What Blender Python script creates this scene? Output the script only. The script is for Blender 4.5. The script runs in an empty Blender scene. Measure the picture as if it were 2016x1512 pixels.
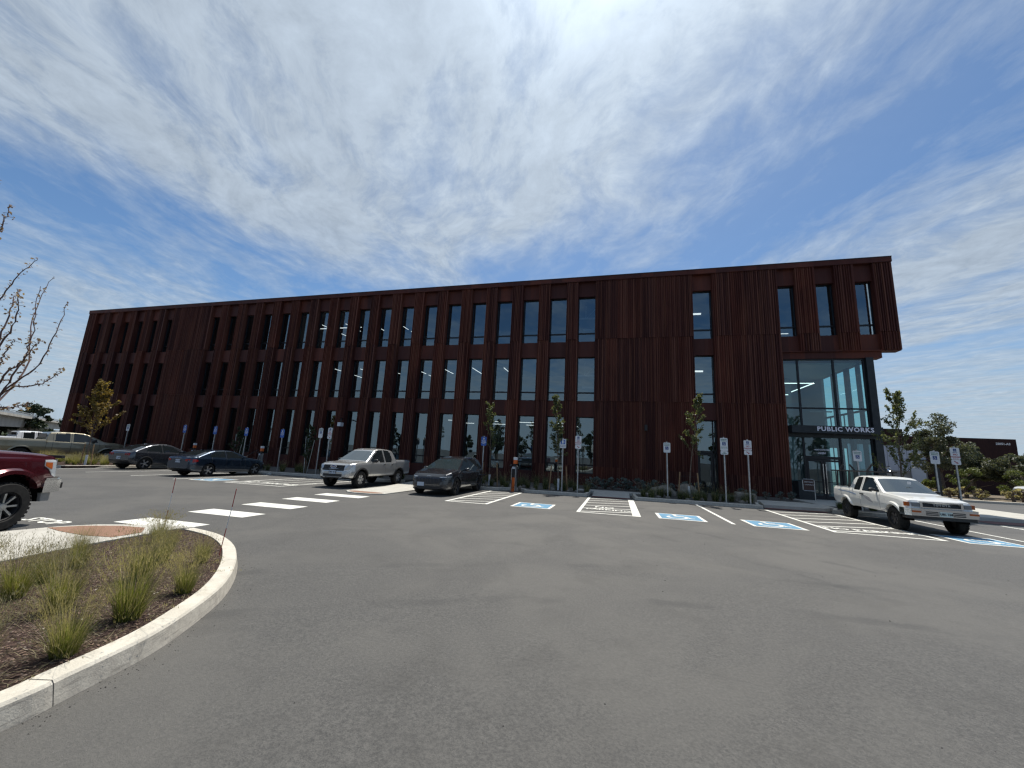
import bpy, math, random
import numpy as np
from mathutils import Vector, Matrix, Euler
PI = math.pi
S = bpy.context.scene
COL = S.collection
R = math.radians

# ------------------------------------------------------------------ camera
cam = bpy.data.objects.new('camera', bpy.data.cameras.new('camera'))
COL.objects.link(cam)
yaw, pitch, roll, fpx = -0.27109, 0.17798, 0.05314, 758.05
fw = Vector((math.sin(yaw)*math.cos(pitch), math.cos(yaw)*math.cos(pitch), math.sin(pitch)))
r0 = Vector((math.cos(yaw), -math.sin(yaw), 0)); u0 = r0.cross(fw)
rt = r0*math.cos(roll)+u0*math.sin(roll); up = -r0*math.sin(roll)+u0*math.cos(roll)
M = Matrix((rt, up, -fw)).transposed().to_4x4(); M.translation = Vector((0, 0, 1.7))
cam.matrix_world = M
cam.data.sensor_width = 36; cam.data.lens = fpx/2016*36
cam.data.clip_start = .05; cam.data.clip_end = 6000
S.camera = cam
S.render.resolution_x = 1024; S.render.resolution_y = 768
S.cycles.pixel_filter_type = 'BLACKMAN_HARRIS'; S.cycles.filter_width = 1.35

# ------------------------------------------------------------------ light
SUN_EL, SUN_AZ = R(64.5), R(-3.0)
sd = Vector((math.sin(SUN_AZ)*math.cos(SUN_EL), math.cos(SUN_AZ)*math.cos(SUN_EL), math.sin(SUN_EL)))
sl = bpy.data.lights.new('sun', 'SUN'); sl.energy = 4.2; sl.angle = R(.53); sl.color = (1, .95, .87)
so = bpy.data.objects.new('sun', sl); COL.objects.link(so)
so.rotation_euler = sd.to_track_quat('Z', 'Y').to_euler(); so.location = (0, 20, 40)
S.view_settings.view_transform = 'Standard'; S.view_settings.look = 'None'
S.view_settings.gamma = 1; S.view_settings.exposure = 0.35

class NT:
    def __init__(s, tree): s.t = tree; s.n = tree.nodes; s.l = tree.links
    def node(s, typ, **kw):
        n = s.n.new(typ)
        for k, v in kw.items(): setattr(n, k, v)
        return n
    def put(s, sock, v):
        if isinstance(v, bpy.types.NodeSocket): s.l.new(v, sock)
        elif v is not None: sock.default_value = v
    def m(s, op, a, b=None, c=None, clamp=False):
        n = s.node('ShaderNodeMath', operation=op, use_clamp=clamp)
        for i, v in enumerate((a, b, c)): s.put(n.inputs[i], v)
        return n.outputs[0]
    def mr(s, v, a, b, c=0., d=1., smooth=True):
        n = s.node('ShaderNodeMapRange'); n.interpolation_type = 'SMOOTHSTEP' if smooth else 'LINEAR'
        for i, x in enumerate((v, a, b, c, d)): s.put(n.inputs[i], x)
        return n.outputs[0]
    def xyz(s, x, y, z):
        n = s.node('ShaderNodeCombineXYZ')
        for i, v in enumerate((x, y, z)): s.put(n.inputs[i], v)
        return n.outputs[0]
    def noise(s, vec, scale, detail=4, rough=.5, dist=0, out=0):
        n = s.node('ShaderNodeTexNoise')
        s.put(n.inputs['Vector'], vec); n.inputs['Scale'].default_value = scale; n.inputs['Detail'].default_value = detail
        n.inputs['Roughness'].default_value = rough; n.inputs['Distortion'].default_value = dist
        return n.outputs[out]
    def mix(s, f, a, b, mode='MIX'):
        n = s.node('ShaderNodeMix'); n.data_type = 'RGBA'; n.blend_type = mode
        s.put(n.inputs[0], f); s.put(n.inputs[6], a); s.put(n.inputs[7], b)
        return n.outputs[2]
    def sep(s, v):
        n = s.node('ShaderNodeSeparateXYZ'); s.put(n.inputs[0], v); return n.outputs
def c4(c): return (c[0], c[1], c[2], 1)

W = bpy.data.worlds.new("World"); S.world = W; W.use_nodes = True
T = NT(W.node_tree); T.n.clear()
sky = T.node('ShaderNodeTexSky', sky_type='NISHITA', sun_disc=False)
sky.sun_elevation = SUN_EL; sky.sun_rotation = SUN_AZ; sky.air_density = 1.0; sky.dust_density = .6; sky.ozone_density = 2.0
tc = T.node('ShaderNodeTexCoord').outputs['Generated']
dx, dy, dz = T.sep(tc)
zz = T.m('MAXIMUM', dz, .035)
u = T.m('DIVIDE', dx, zz); v = T.m('DIVIDE', dy, zz)
# cirrus streaks drawn out along the wind (towards the far horizon), as they lie on the cloud plane
warp = T.noise(T.xyz(T.m('MULTIPLY', u, .7), T.m('MULTIPLY', v, .5), 3.1), 1.0, 4, .55, 0, 1)
wx, wy, wz = T.sep(warp)
uu = T.m('ADD', u, T.m('MULTIPLY', T.m('SUBTRACT', wx, .5), .95)); vv = T.m('ADD', v, T.m('MULTIPLY', T.m('SUBTRACT', wy, .5), .8))
ur = T.m('ADD', T.m('MULTIPLY', uu, 1.), T.m('MULTIPLY', vv, .22))
st1 = T.noise(T.xyz(T.m('MULTIPLY', ur, 2.1), T.m('MULTIPLY', vv, 1.1), 0), 1.15, 11, .61, .0)
st2 = T.noise(T.xyz(T.m('MULTIPLY', ur, 5.2), T.m('MULTIPLY', vv, 4.2), 7), 1.6, 9, .66, .0)
big = T.noise(T.xyz(u, v, 1.3), .9, 4, .55, .2)
def blob(cu, cv, ru, rv, wob, a, b):
    e = T.m('SQRT', T.m('ADD', T.m('POWER', T.m('DIVIDE', T.m('SUBTRACT', u, cu), ru), 2.), T.m('POWER', T.m('DIVIDE', T.m('SUBTRACT', v, cv), rv), 2.)))
    return T.mr(T.m('ADD', e, T.m('MULTIPLY', T.m('SUBTRACT', big, .5), wob)), a, b)
m1 = blob(-.74, .72, 1.62, 1.62, 1.1, 1.22, .5)
m2 = T.m('MULTIPLY', blob(1.9, 2.45, 1.6, 1.6, .9, 1.25, .4), .95)
m3 = T.m('MULTIPLY', blob(-3.9, 1.9, 1.9, 1.1, 1.0, 1.25, .3), .70)
m4 = T.m('MULTIPLY', blob(1.25, .62, .9, .62, .8, 1.3, .3), .70)
low = T.m('MULTIPLY', T.mr(dz, .50, .06), .85)
back = T.m('MULTIPLY', T.mr(dy, .1, -.3), .30)
mask = T.m('MAXIMUM', T.m('MAXIMUM', m1, m2), T.m('MAXIMUM', T.m('MAXIMUM', low, m4), T.m('MAXIMUM', m3, back)))
mask = T.m('ADD', T.m('MULTIPLY', mask, .76), .24)
stc = T.m('ADD', T.m('MULTIPLY', st1, .66), T.m('MULTIPLY', st2, .34))
thr = T.m('SUBTRACT', .66, T.m('MULTIPLY', mask, .40))
cov = T.mr(T.m('SUBTRACT', stc, thr), -.04, .24, smooth=False)
cov = T.m('MULTIPLY', cov, T.m('ADD', .30, T.m('MULTIPLY', mask, .68)), clamp=True)
dsun = T.node('ShaderNodeVectorMath', operation='DOT_PRODUCT'); T.put(dsun.inputs[0], tc); dsun.inputs[1].default_value = sd
g = T.m('MAXIMUM', dsun.outputs['Value'], 0.)
glow = T.m('ADD', T.m('MULTIPLY', T.m('POWER', g, 7.), 1.9), T.m('MULTIPLY', T.m('POWER', g, 50.), 5.))
cb = T.m('ADD', T.m('MULTIPLY', T.m('ADD', .50, T.m('MULTIPLY', st2, .80)), 4.7), glow)
cloud = T.node('ShaderNodeVectorMath', operation='SCALE'); cloud.inputs[0].default_value = (.80, .92, 1.04); T.put(cloud.inputs[3], cb)
# aureole of the sun scattered by thin ice haze
skyc = T.mix(1., sky.outputs[0], (.55, .69, .79, 1), 'MULTIPLY')
skyc = T.mix(T.m('MULTIPLY', T.mr(dz, .30, .02), .85), skyc, (2.9, 3.9, 5.0, 1))
hz = T.m('MULTIPLY', T.m('POWER', g, 11.), .55)
colr = T.mix(T.m('MAXIMUM', T.m('MULTIPLY', cov, .87), hz), skyc, cloud.outputs[0])
bg = T.node('ShaderNodeBackground'); bg.inputs[1].default_value = .11
T.put(bg.inputs[0], colr)
wo = T.node('ShaderNodeOutputWorld'); T.l.new(bg.outputs[0], wo.inputs[0])

# ------------------------------------------------------------------ ground plane (the lot falls 1% away and 1% to the left)
def G(x, y): return -.00978*min(max(y, -60), 60)+.011*min(max(x, -75), 45)

# ------------------------------------------------------------------ mesh helpers
class MB:
    def __init__(s): s.v = []; s.f = []; s.mi = []
    def add(s, vs, fs, mi=0):
        o = len(s.v); s.v += [tuple(a) for a in vs]; s.f += [tuple(o+i for i in f) for f in fs]; s.mi += [mi]*len(fs); return s
    def box(s, a, b, mi=0, M=None):
        (x0, y0, z0), (x1, y1, z1) = a, b
        vs = [(x, y, z) for z in (z0, z1) for y in (y0, y1) for x in (x0, x1)]
        if M is not None: vs = [tuple(M @ Vector(p)) for p in vs]
        return s.add(vs, [(0, 2, 3, 1), (4, 5, 7, 6), (0, 1, 5, 4), (2, 6, 7, 3), (0, 4, 6, 2), (1, 3, 7, 5)], mi)
    def prism(s, poly, z0, z1, mi=0, fn=None, bottom=False):
        n = len(poly); fn = fn or (lambda x, y: 0)
        vs = [(x, y, fn(x, y)+z0) for x, y in poly]+[(x, y, fn(x, y)+z1) for x, y in poly]
        fs = [tuple(range(n, 2*n))]+[(i, (i+1) % n, n+(i+1) % n, n+i) for i in range(n)]
        if bottom: fs.append(tuple(range(n-1, -1, -1)))
        return s.add(vs, fs, mi)
    def tube(s, pts, rad, n=6, mi=0, cap=True):
        pts = [Vector(p) for p in pts]
        if not hasattr(rad, '__len__'): rad = [rad]*len(pts)
        vs = []; 
        for i, p in enumerate(pts):
            d = (pts[min(i+1, len(pts)-1)]-pts[max(i-1, 0)])
            if d.length < 1e-9: d = Vector((0, 0, 1))
            d.normalize(); a = d.cross(Vector((0, 0, 1)) if abs(d.z) < .9 else Vector((1, 0, 0))).normalized(); b = d.cross(a)
            for k in range(n):
                t = 2*PI*k/n; vs.append(p+(a*math.cos(t)+b*math.sin(t))*rad[i])
        fs = []
        for i in range(len(pts)-1):
            for k in range(n): fs.append((i*n+k, i*n+(k+1) % n, (i+1)*n+(k+1) % n, (i+1)*n+k))
        if cap: fs += [tuple(range(n-1, -1, -1)), tuple(range((len(pts)-1)*n, len(pts)*n))]
        return s.add(vs, fs, mi)
    def lathe(s, prof, n, M, mi=0, close=False, cap=True):
        # prof: (r, h) revolved about local z, placed by M
        vs = [M @ Vector((r*math.cos(2*PI*k/n), r*math.sin(2*PI*k/n), h)) for r, h in prof for k in range(n)]
        m = len(prof); fs = []
        for i in range(m if close else m-1):
            j = (i+1) % m
            for k in range(n): fs.append((i*n+k, i*n+(k+1) % n, j*n+(k+1) % n, j*n+k))
        if not close and cap:
            if prof[0][0] > 1e-6: fs.append(tuple(range(n-1, -1, -1)))
            if prof[-1][0] > 1e-6: fs.append(tuple(range((m-1)*n, m*n)))
        return s.add(vs, fs, mi)
    def mesh(s, name, mats, smooth=False, ang=None):
        me = bpy.data.meshes.new(name); me.from_pydata(s.v, [], s.f)
        for m in (mats if isinstance(mats, (list, tuple)) else [mats]): me.materials.append(m)
        if any(s.mi): me.polygons.foreach_set('material_index', s.mi)
        me.validate(); me.update()
        if smooth:
            me.polygons.foreach_set('use_smooth', [True]*len(me.polygons))
            if ang: me.set_sharp_from_angle(angle=R(ang))
        return me
    def obj(s, name, mats, parent=None, smooth=False, ang=None):
        o = bpy.data.objects.new(name, s.mesh(name, mats, smooth, ang)); COL.objects.link(o)
        if parent: o.parent = parent
        return o
def tag(o, label, cat, group=None, kind=None):
    if label: o['label'] = label
    if cat: o['category'] = cat
    if group: o['group'] = group
    if kind: o['kind'] = kind
    return o
def struct(mb, name, mat, **k):
    o = mb.obj(name, mat, **k); o['kind'] = 'structure'; return o
def empty(name, loc=(0, 0, 0), rz=0, scale=1):
    o = bpy.data.objects.new(name, None); COL.objects.link(o); o.location = loc; o.rotation_euler = (0, 0, rz); o.scale = (scale,)*3
    o.empty_display_size = .2; return o
def copy_tree(o, parent=None):
    c = o.copy(); COL.objects.link(c)
    if parent: c.parent = parent
    for ch in list(o.children): copy_tree(ch, c)
    return c
def text_mb(txt, size, depth, fn, bold=0., align='CENTER', spacing=1.):
    cu = bpy.data.curves.new('t', 'FONT'); cu.body = txt; cu.size = size; cu.extrude = depth; cu.offset = bold
    cu.align_x = align; cu.align_y = 'CENTER'; cu.space_character = spacing; cu.resolution_u = 2
    ob = bpy.data.objects.new('t', cu); COL.objects.link(ob)
    dg = bpy.context.evaluated_depsgraph_get(); dg.update()
    me = bpy.data.meshes.new_from_object(ob.evaluated_get(dg))
    mb = MB(); mb.add([fn(*v.co) for v in me.vertices], [tuple(p.vertices) for p in me.polygons])
    bpy.data.objects.remove(ob); bpy.data.curves.remove(cu); bpy.data.meshes.remove(me)
    return mb

# ------------------------------------------------------------------ materials
def mat(name, col, rough=.6, metal=0., spec=.5, coat=0., fn=None):
    m = bpy.data.materials.new(name); m.use_nodes = True; t = NT(m.node_tree)
    b = t.n['Principled BSDF']
    b.inputs['Base Color'].default_value = c4(col); b.inputs['Roughness'].default_value = rough
    b.inputs['Metallic'].default_value = metal; b.inputs['Specular IOR Level'].default_value = spec
    b.inputs['Coat Weight'].default_value = coat; b.inputs['Coat Roughness'].default_value = .03
    if fn: fn(t, b)
    return m
def pos(t): return t.node('ShaderNodeNewGeometry').outputs['Position']
def ocoord(t): return t.node('ShaderNodeTexCoord').outputs['Object']
def bump(t, b, h, dist, strength=1.):
    n = t.node('ShaderNodeBump'); n.inputs['Strength'].default_value = strength; n.inputs['Distance'].default_value = dist
    t.put(n.inputs['Height'], h); t.put(b.inputs['Normal'], n.outputs[0])
def vary(cols, scale, detail=5, rough=.6, bmp=None, lo=.3, hi=.7, stretch=None, space='pos', second=None):
    def fn(t, b):
        p = pos(t) if space == 'pos' else ocoord(t)
        if stretch:
            x, y, z = t.sep(p); p = t.xyz(t.m('MULTIPLY', x, stretch[0]), t.m('MULTIPLY', y, stretch[1]), t.m('MULTIPLY', z, stretch[2]))
        n = t.noise(p, scale, detail, rough)
        c = t.mix(t.mr(n, lo, hi), c4(cols[0]), c4(cols[1]))
        if second:
            n2 = t.noise(p, second[0], 4, .6); c = t.mix(t.mr(n2, second[2], second[3]), c, c4(second[1]))
        t.put(b.inputs['Base Color'], c)
        if bmp: bump(t, b, n, bmp)
    return fn
def asphalt_fn(t, b):
    p = pos(t)
    fine = t.noise(p, 110, 3, .7); mid = t.noise(p, 9, 5, .6); lg = t.noise(p, .35, 5, .6, .6); patch = t.noise(p, 1.1, 4, .65, .4)
    grain = t.noise(p, 38, 3, .75)
    c = t.mix(t.mr(t.m('ADD', t.m('MULTIPLY', fine, .55), t.m('MULTIPLY', grain, .45)), .36, .64), c4((.032, .032, .031)), c4((.116, .111, .102)))
    c = t.mix(t.m('MULTIPLY', t.mr(mid, .3, .7), .28), c, c4((.058, .056, .053)))
    c = t.mix(t.m('MULTIPLY', t.mr(lg, .42, .62), .60), c, c4((.104, .099, .089)))
    c = t.mix(t.m('MULTIPLY', t.mr(patch, .48, .72), .36), c, c4((.040, .038, .035)))
    oil = t.m('MULTIPLY', t.mr(t.noise(p, 1.7, 4, .6), .60, .68), t.m('MULTIPLY', t.mr(y_ if False else t.sep(p)[1], 14.2, 15.2), t.mr(t.sep(p)[1], 19.8, 18.6)))
    c = t.mix(t.m('MULTIPLY', oil, .5), c, c4((.022, .021, .020)))
    # pale aggregate chips
    vo = t.node('ShaderNodeTexVoronoi'); t.put(vo.inputs['Vector'], p); vo.inputs['Scale'].default_value = 75
    chip = t.m('MULTIPLY', t.mr(vo.outputs['Distance'], .20, .10), t.mr(t.sep(vo.outputs['Color'])[0], .80, .88))
    c = t.mix(t.m('MULTIPLY', chip, .6), c, c4((.20, .19, .17)))
    # paving joint (old cold joint running across the lot) and a few hairline cracks
    x, y, z = t.sep(p); w = t.noise(p, .8, 4, .6)
    jl = t.m('ABSOLUTE', t.m('SUBTRACT', t.m('ADD', y, t.m('ADD', t.m('MULTIPLY', x, .10), t.m('MULTIPLY', w, .22))), 4.1))
    jm = t.m('MULTIPLY', t.mr(jl, .022, .006), t.mr(t.noise(p, 2.2, 3, .6), .42, .56))
    c = t.mix(t.m('MULTIPLY', jm, .16), c, c4((.03, .03, .03)))
    for cx_, cy_, r_ in ((3.5, -6.0, 12.2), (3.5, -6.0, 13.75), (-14., -4., 21.0), (-14., -4., 22.6)):
        rr = t.m('SQRT', t.m('ADD', t.m('POWER', t.m('SUBTRACT', x, cx_), 2.), t.m('POWER', t.m('SUBTRACT', y, cy_), 2.)))
        tm = t.m('MULTIPLY', t.mr(t.m('ABSOLUTE', t.m('SUBTRACT', t.m('ADD', rr, t.m('MULTIPLY', w, .5)), r_)), .16, .05), t.mr(t.noise(p, .5, 3, .6), .45, .62))
        c = t.mix(t.m('MULTIPLY', tm, .45), c, c4((.030, .030, .030)))
    t.put(b.inputs['Base Color'], c)
    t.put(b.inputs['Roughness'], t.mr(fine, .3, .7, .62, .85))
    bump(t, b, t.m('ADD', t.m('MULTIPLY', fine, .6), t.m('MULTIPLY', grain, .6)), .010, .9)
M_ASPH = mat('asphalt', (.06, .06, .06), .75, fn=asphalt_fn)
def conc(name, a, b_, sc=6):
    def fn(t, b):
        p = pos(t); n = t.noise(p, sc, 6, .65); f = t.noise(p, 90, 3, .6); st = t.noise(p, 1.3, 5, .7, .8)
        c = t.mix(t.mr(n, .3, .7), c4(a), c4(b_)); c = t.mix(t.m('MULTIPLY', t.mr(f, .35, .65), .25), c, c4([k*.6 for k in a]))
        c = t.mix(t.m('MULTIPLY', t.mr(st, .55, .75), .45), c, c4([k*.55 for k in a]))
        x, y, z = t.sep(p); sc_ = t.noise(t.xyz(t.m('MULTIPLY', x, 2.2), t.m('MULTIPLY', y, 2.2), t.m('MULTIPLY', z, 45)), 1.6, 5, .7)
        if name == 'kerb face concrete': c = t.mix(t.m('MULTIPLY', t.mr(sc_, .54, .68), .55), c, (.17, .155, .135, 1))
        pit = t.noise(p, 24, 3, .6); c = t.mix(t.m('MULTIPLY', t.mr(pit, .68, .74), .5), c, (.16, .145, .125, 1))
        t.put(b.inputs['Base Color'], c); bump(t, b, t.m('ADD', n, f), .003, .8)
    return mat(name, a, .85, spec=.3, fn=fn)
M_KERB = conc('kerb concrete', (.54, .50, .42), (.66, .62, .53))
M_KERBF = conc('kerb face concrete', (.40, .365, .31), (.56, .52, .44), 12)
M_PAVE = conc('pavement concrete', (.46, .44, .39), (.55, .53, .47), 3)
M_GREYC = conc('plain grey concrete', (.27, .265, .25), (.36, .35, .33), 3)
def paint_fn(col):
    def fn(t, b):
        p = pos(t); n = t.noise(p, 55, 4, .7); s = t.noise(p, 2.5, 4, .6)
        c = t.mix(t.mr(n, .56, .68), c4(col), c4([k*.42 for k in col])); c = t.mix(t.m('MULTIPLY', t.mr(s, .42, .70), .38), c, c4([k*.55 for k in col]))
        t.put(b.inputs['Base Color'], c); bump(t, b, t.noise(p, 110, 3, .7), .004, .6)
    return fn
M_WHITEP = mat('white road paint', (.75, .75, .70), .6, fn=paint_fn((.80, .79, .72)))
M_BLUEP = mat('blue road paint', (.09, .30, .52), .6, fn=paint_fn((.10, .27, .42)))
def mulch_fn(t, b):
    p = pos(t)
    vo = t.node('ShaderNodeTexVoronoi'); t.put(vo.inputs['Vector'], p); vo.inputs['Scale'].default_value = 48; vo.inputs['Randomness'].default_value = 1
    r = t.sep(vo.outputs['Color'])[0]; n = t.noise(p, 5, 4, .6)
    c = t.mix(t.mr(r, 0, 1, smooth=False), c4((.040, .023, .019)), c4((.115, .074, .060)))
    c = t.mix(t.m('MULTIPLY', t.mr(r, .90, .96), .8), c, c4((.33, .26, .21))); c = t.mix(t.m('MULTIPLY', n, .45), c, c4((.05, .032, .024)))
    t.put(b.inputs['Base Color'], c); bump(t, b, t.m('ADD', t.m('SUBTRACT', 1., vo.outputs['Distance']), t.m('MULTIPLY', r, .6)), .03, 1.)
M_MULCH = mat('bark mulch', (.08, .05, .04), .95, spec=.2, fn=mulch_fn)
M_DIRT = mat('dry soil', (.16, .13, .10), .95, spec=.2, fn=vary([(.10, .08, .058), (.22, .18, .13)], 3, bmp=.02))
def tact_fn(a, b_):
    def fn(t, b):
        p = pos(t); x, y, z = t.sep(p)
        fx = t.m('SUBTRACT', t.m('FRACT', t.m('MULTIPLY', x, 17.)), .5); fy = t.m('SUBTRACT', t.m('FRACT', t.m('MULTIPLY', y, 17.)), .5)
        d = t.m('SQRT', t.m('ADD', t.m('POWER', fx, 2.), t.m('POWER', fy, 2.))); h = t.mr(d, .38, .2)
        c = t.mix(h, c4(a), c4(b_)); t.put(b.inputs['Base Color'], c); bump(t, b, h, .006)
    return fn
M_TACT = mat('rust tactile paving', (.3, .14, .07), .75, fn=tact_fn((.22, .115, .07), (.36, .205, .135)))
M_TACTD = mat('dark red tactile paving', (.1, .03, .03), .75, fn=tact_fn((.12, .04, .03), (.19, .07, .05)))
def corten_fn(rib):
    def fn(t, b):
        p = pos(t); x, y, z = t.sep(p)
        pan = t.noise(t.xyz(t.m('MULTIPLY', t.m('FLOOR', t.m('MULTIPLY', x, 1.25)), 3.7), 0, t.m('FLOOR', t.m('DIVIDE', t.m('ADD', z, 3.3), 4.43))), 1.7, 2, .5)
        lg = t.noise(t.xyz(t.m('MULTIPLY', x, .8), y, t.m('MULTIPLY', z, .25)), .8, 5, .6, .4)
        run = t.noise(t.xyz(t.m('MULTIPLY', x, 5), 0, t.m('MULTIPLY', z, .10)), 1.5, 2, .5)
        wn = t.node('ShaderNodeTexWhiteNoise'); wn.noise_dimensions = '2D'
        t.put(wn.inputs['Vector'], t.xyz(t.m('FLOOR', t.m('MULTIPLY', x, 10.5)), t.m('FLOOR', t.m('DIVIDE', t.m('ADD', z, 3.3), 4.43)), 0))
        c = t.mix(t.mr(lg, .35, .66), c4((.066, .017, .012)), c4((.125, .036, .022)))
        c = t.mix(t.m('MULTIPLY', t.mr(pan, .40, .60), .75), c, c4((.046, .016, .015)))
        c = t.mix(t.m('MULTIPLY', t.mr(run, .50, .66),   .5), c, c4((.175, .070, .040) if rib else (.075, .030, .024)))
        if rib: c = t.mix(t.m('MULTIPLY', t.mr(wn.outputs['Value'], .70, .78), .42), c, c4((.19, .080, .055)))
        t.put(b.inputs['Base Color'], c)
        bump(t, b, t.noise(p, 30, 3, .6), .003, .5)
    return fn
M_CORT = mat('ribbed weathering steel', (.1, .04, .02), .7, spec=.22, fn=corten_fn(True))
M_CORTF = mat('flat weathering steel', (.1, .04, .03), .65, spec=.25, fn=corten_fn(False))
M_FRAME = mat('black window frame', (.012, .014, .018), .4, .3)
M_DKSTEEL = mat('dark painted steel', (.018, .024, .028), .5, .2, fn=vary([(.014, .019, .022), (.026, .032, .036)], 4))
def glass_mat(name, tint, refl, rough=.0, op=0.):
    m = bpy.data.materials.new(name); m.use_nodes = True; t = NT(m.node_tree); t.n.clear()
    g = t.node('ShaderNodeBsdfGlossy'); g.inputs['Roughness'].default_value = rough; g.inputs['Color'].default_value = (.70, .88, .97, 1)
    tr = t.node('ShaderNodeBsdfTransparent'); tr.inputs['Color'].default_value = c4(tint)
    ge = t.node('ShaderNodeNewGeometry'); dt = t.node('ShaderNodeVectorMath', operation='DOT_PRODUCT'); t.l.new(ge.outputs['Incoming'], dt.inputs[0]); t.l.new(ge.outputs['True Normal'], dt.inputs[1])
    sch = t.m('POWER', t.m('SUBTRACT', 1., t.m('ABSOLUTE', dt.outputs['Value'])), 5.)
    bp = t.node('ShaderNodeBump'); bp.inputs['Strength'].default_value = .08; bp.inputs['Distance'].default_value = .02
    t.put(bp.inputs['Height'], t.noise(pos(t), .9, 2, .5)); t.put(g.inputs['Normal'], bp.outputs[0])
    f = t.m('ADD', refl, t.m('MULTIPLY', sch, 1-refl), clamp=True)
    mx = t.node('ShaderNodeMixShader'); t.put(mx.inputs[0], f); t.l.new(tr.outputs[0], mx.inputs[1]); t.l.new(g.outputs[0], mx.inputs[2])
    o = t.node('ShaderNodeOutputMaterial'); t.l.new(mx.outputs[0], o.inputs[0]); return m
M_GLASS = glass_mat('coated window glass', (.46, .54, .56), .21)
M_GLASS2 = glass_mat('clear storefront glass', (.60, .86, .86), .12)
M_CGLASS = mat('dark car glass', (.012, .016, .018), .03, 0, .6)
M_WSHLD = mat('windshield glass', (.030, .044, .048), .03, 0, 1.0, coat=.6)
M_WSHLD.node_tree.nodes['Principled BSDF'].inputs['IOR'].default_value = 1.62
M_BLACK = mat('black plastic', (.014, .014, .015), .5)
M_VOID = mat('dark underbody', (.004, .004, .004), .9, spec=.1)
M_TYRE = mat('tyre rubber', (.018, .018, .018), .8, spec=.25, fn=vary([(.013, .013, .013), (.028, .027, .025)], 12, space='obj'))
M_CHROME = mat('chrome', (.72, .73, .74), .12, 1.)
M_ALU = mat('galvanised steel', (.42, .43, .43), .42, .8, fn=vary([(.34, .35, .35), (.50, .51, .51)], 9))
M_ALLOY = mat('alloy wheel', (.50, .51, .52), .3, .8)
M_DALLOY = mat('dark alloy wheel', (.055, .055, .06), .35, .6)
M_LAMP = mat('lamp glass', (.52, .55, .57), .08, .3, .8)
M_AMBER = mat('amber lens', (.34, .08, .015), .2)
M_REDL = mat('red lens', (.35, .012, .012), .15)
M_PLATE = mat('licence plate', (.55, .60, .66), .5)
M_INK = mat('dark ink', (.02, .025, .05), .5)
M_WSIGN = mat('white sign face', (.66, .68, .70), .45)
M_BSIGN = mat('blue sign face', (.03, .11, .42), .45)
M_NAVY = mat('navy sign symbol', (.012, .05, .20), .45)
M_RINK = mat('red sign lettering', (.35, .03, .04), .5)
M_GINK = mat('green sign lettering', (.02, .16, .10), .5)
M_LETTER = mat('pale sign lettering', (.80, .80, .88), .4)
M_ORANGE = mat('orange enamel', (.62, .13, .02), .4)
M_INT = mat('interior wall', (.22, .23, .24), .9)
M_INTD = mat('interior ceiling deck', (.10, .105, .11), .9)
M_INTF = mat('interior floor', (.16, .15, .14), .8)
def emis(name, c, st):
    m = bpy.data.materials.new(name); m.use_nodes = True; t = NT(m.node_tree); b = t.n['Principled BSDF']
    b.inputs['Base Color'].default_value = c4(c); b.inputs['Emission Color'].default_value = c4(c); b.inputs['Emission Strength'].default_value = st; return m
M_TUBE = emis('lit linear lamp', (1, .98, .95), 1.5)
def wood_fn(t, b): vary([(.22, .13, .065), (.36, .23, .12)], 6, stretch=(6, 6, .6))(t, b)
M_STAKE = mat('wooden stake', (.3, .2, .1), .8, fn=wood_fn)
M_BARK = mat('bark', (.12, .09, .07), .9, fn=vary([(.08, .055, .04), (.19, .145, .11)], 14, bmp=.01))
M_RBARK = mat('reddish twig bark', (.09, .05, .045), .8, fn=vary([(.06, .035, .035), (.14, .075, .06)], 20))
def leaf(name, a, b_, trans=.25):
    def fn(t, b):
        oi = t.node('ShaderNodeNewGeometry'); n = t.noise(oi.outputs['Position'], 3.5, 3, .6); n2 = oi.outputs['Random Per Island']
        c = t.mix(t.mr(t.m('ADD', t.m('MULTIPLY', n, .6), t.m('MULTIPLY', n2, .4)), .3, .7), c4(a), c4(b_))
        t.put(b.inputs['Base Color'], c)
        tl = t.node('ShaderNodeBsdfTranslucent'); t.put(tl.inputs[0], t.mix(1., c, (1.5, 1.5, .8, 1), 'MULTIPLY'))
        mx = t.node('ShaderNodeMixShader'); mx.inputs[0].default_value = trans
        o = t.n['Material Output']; t.l.new(b.outputs[0], mx.inputs[1]); t.l.new(tl.outputs[0], mx.inputs[2]); t.l.new(mx.outputs[0], o.inputs[0])
    return mat(name, a, .5, spec=.4, fn=fn)
M_LEAF = leaf('green leaves', (.055, .075, .028), (.17, .18, .085), .42)
M_OLIVE = leaf('bronze green leaves', (.13, .085, .025), (.26, .19, .06), .4)
M_PURP = leaf('reddish buds', (.17, .10, .075), (.24, .17, .11), .4)
M_JUN = leaf('juniper foliage', (.055, .070, .045), (.155, .16, .105), .25)
M_JUNY = leaf('yellow green foliage', (.075, .095, .025), (.15, .17, .05), .25)
M_PINE = leaf('dark conifer foliage', (.018, .030, .014), (.05, .07, .03), .1)
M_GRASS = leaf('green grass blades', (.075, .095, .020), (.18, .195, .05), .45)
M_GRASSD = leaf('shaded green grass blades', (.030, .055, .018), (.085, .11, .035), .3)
M_STRAW = leaf('straw grass blades', (.22, .19, .11), (.38, .33, .20), .4)
M_SAGE = leaf('grey sage leaves', (.09, .115, .105), (.16, .19, .175), .2)
M_ROCK = mat('boulder stone', (.2, .18, .15), .9, fn=vary([(.13, .115, .095), (.27, .24, .20)], 5, 7, .7, bmp=.03, space='obj'))
M_GRAVEL = mat('grey gravel', (.14, .13, .12), .95, fn=vary([(.05, .045, .04), (.16, .15, .13)], 30, 3, .7, bmp=.02))

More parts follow.
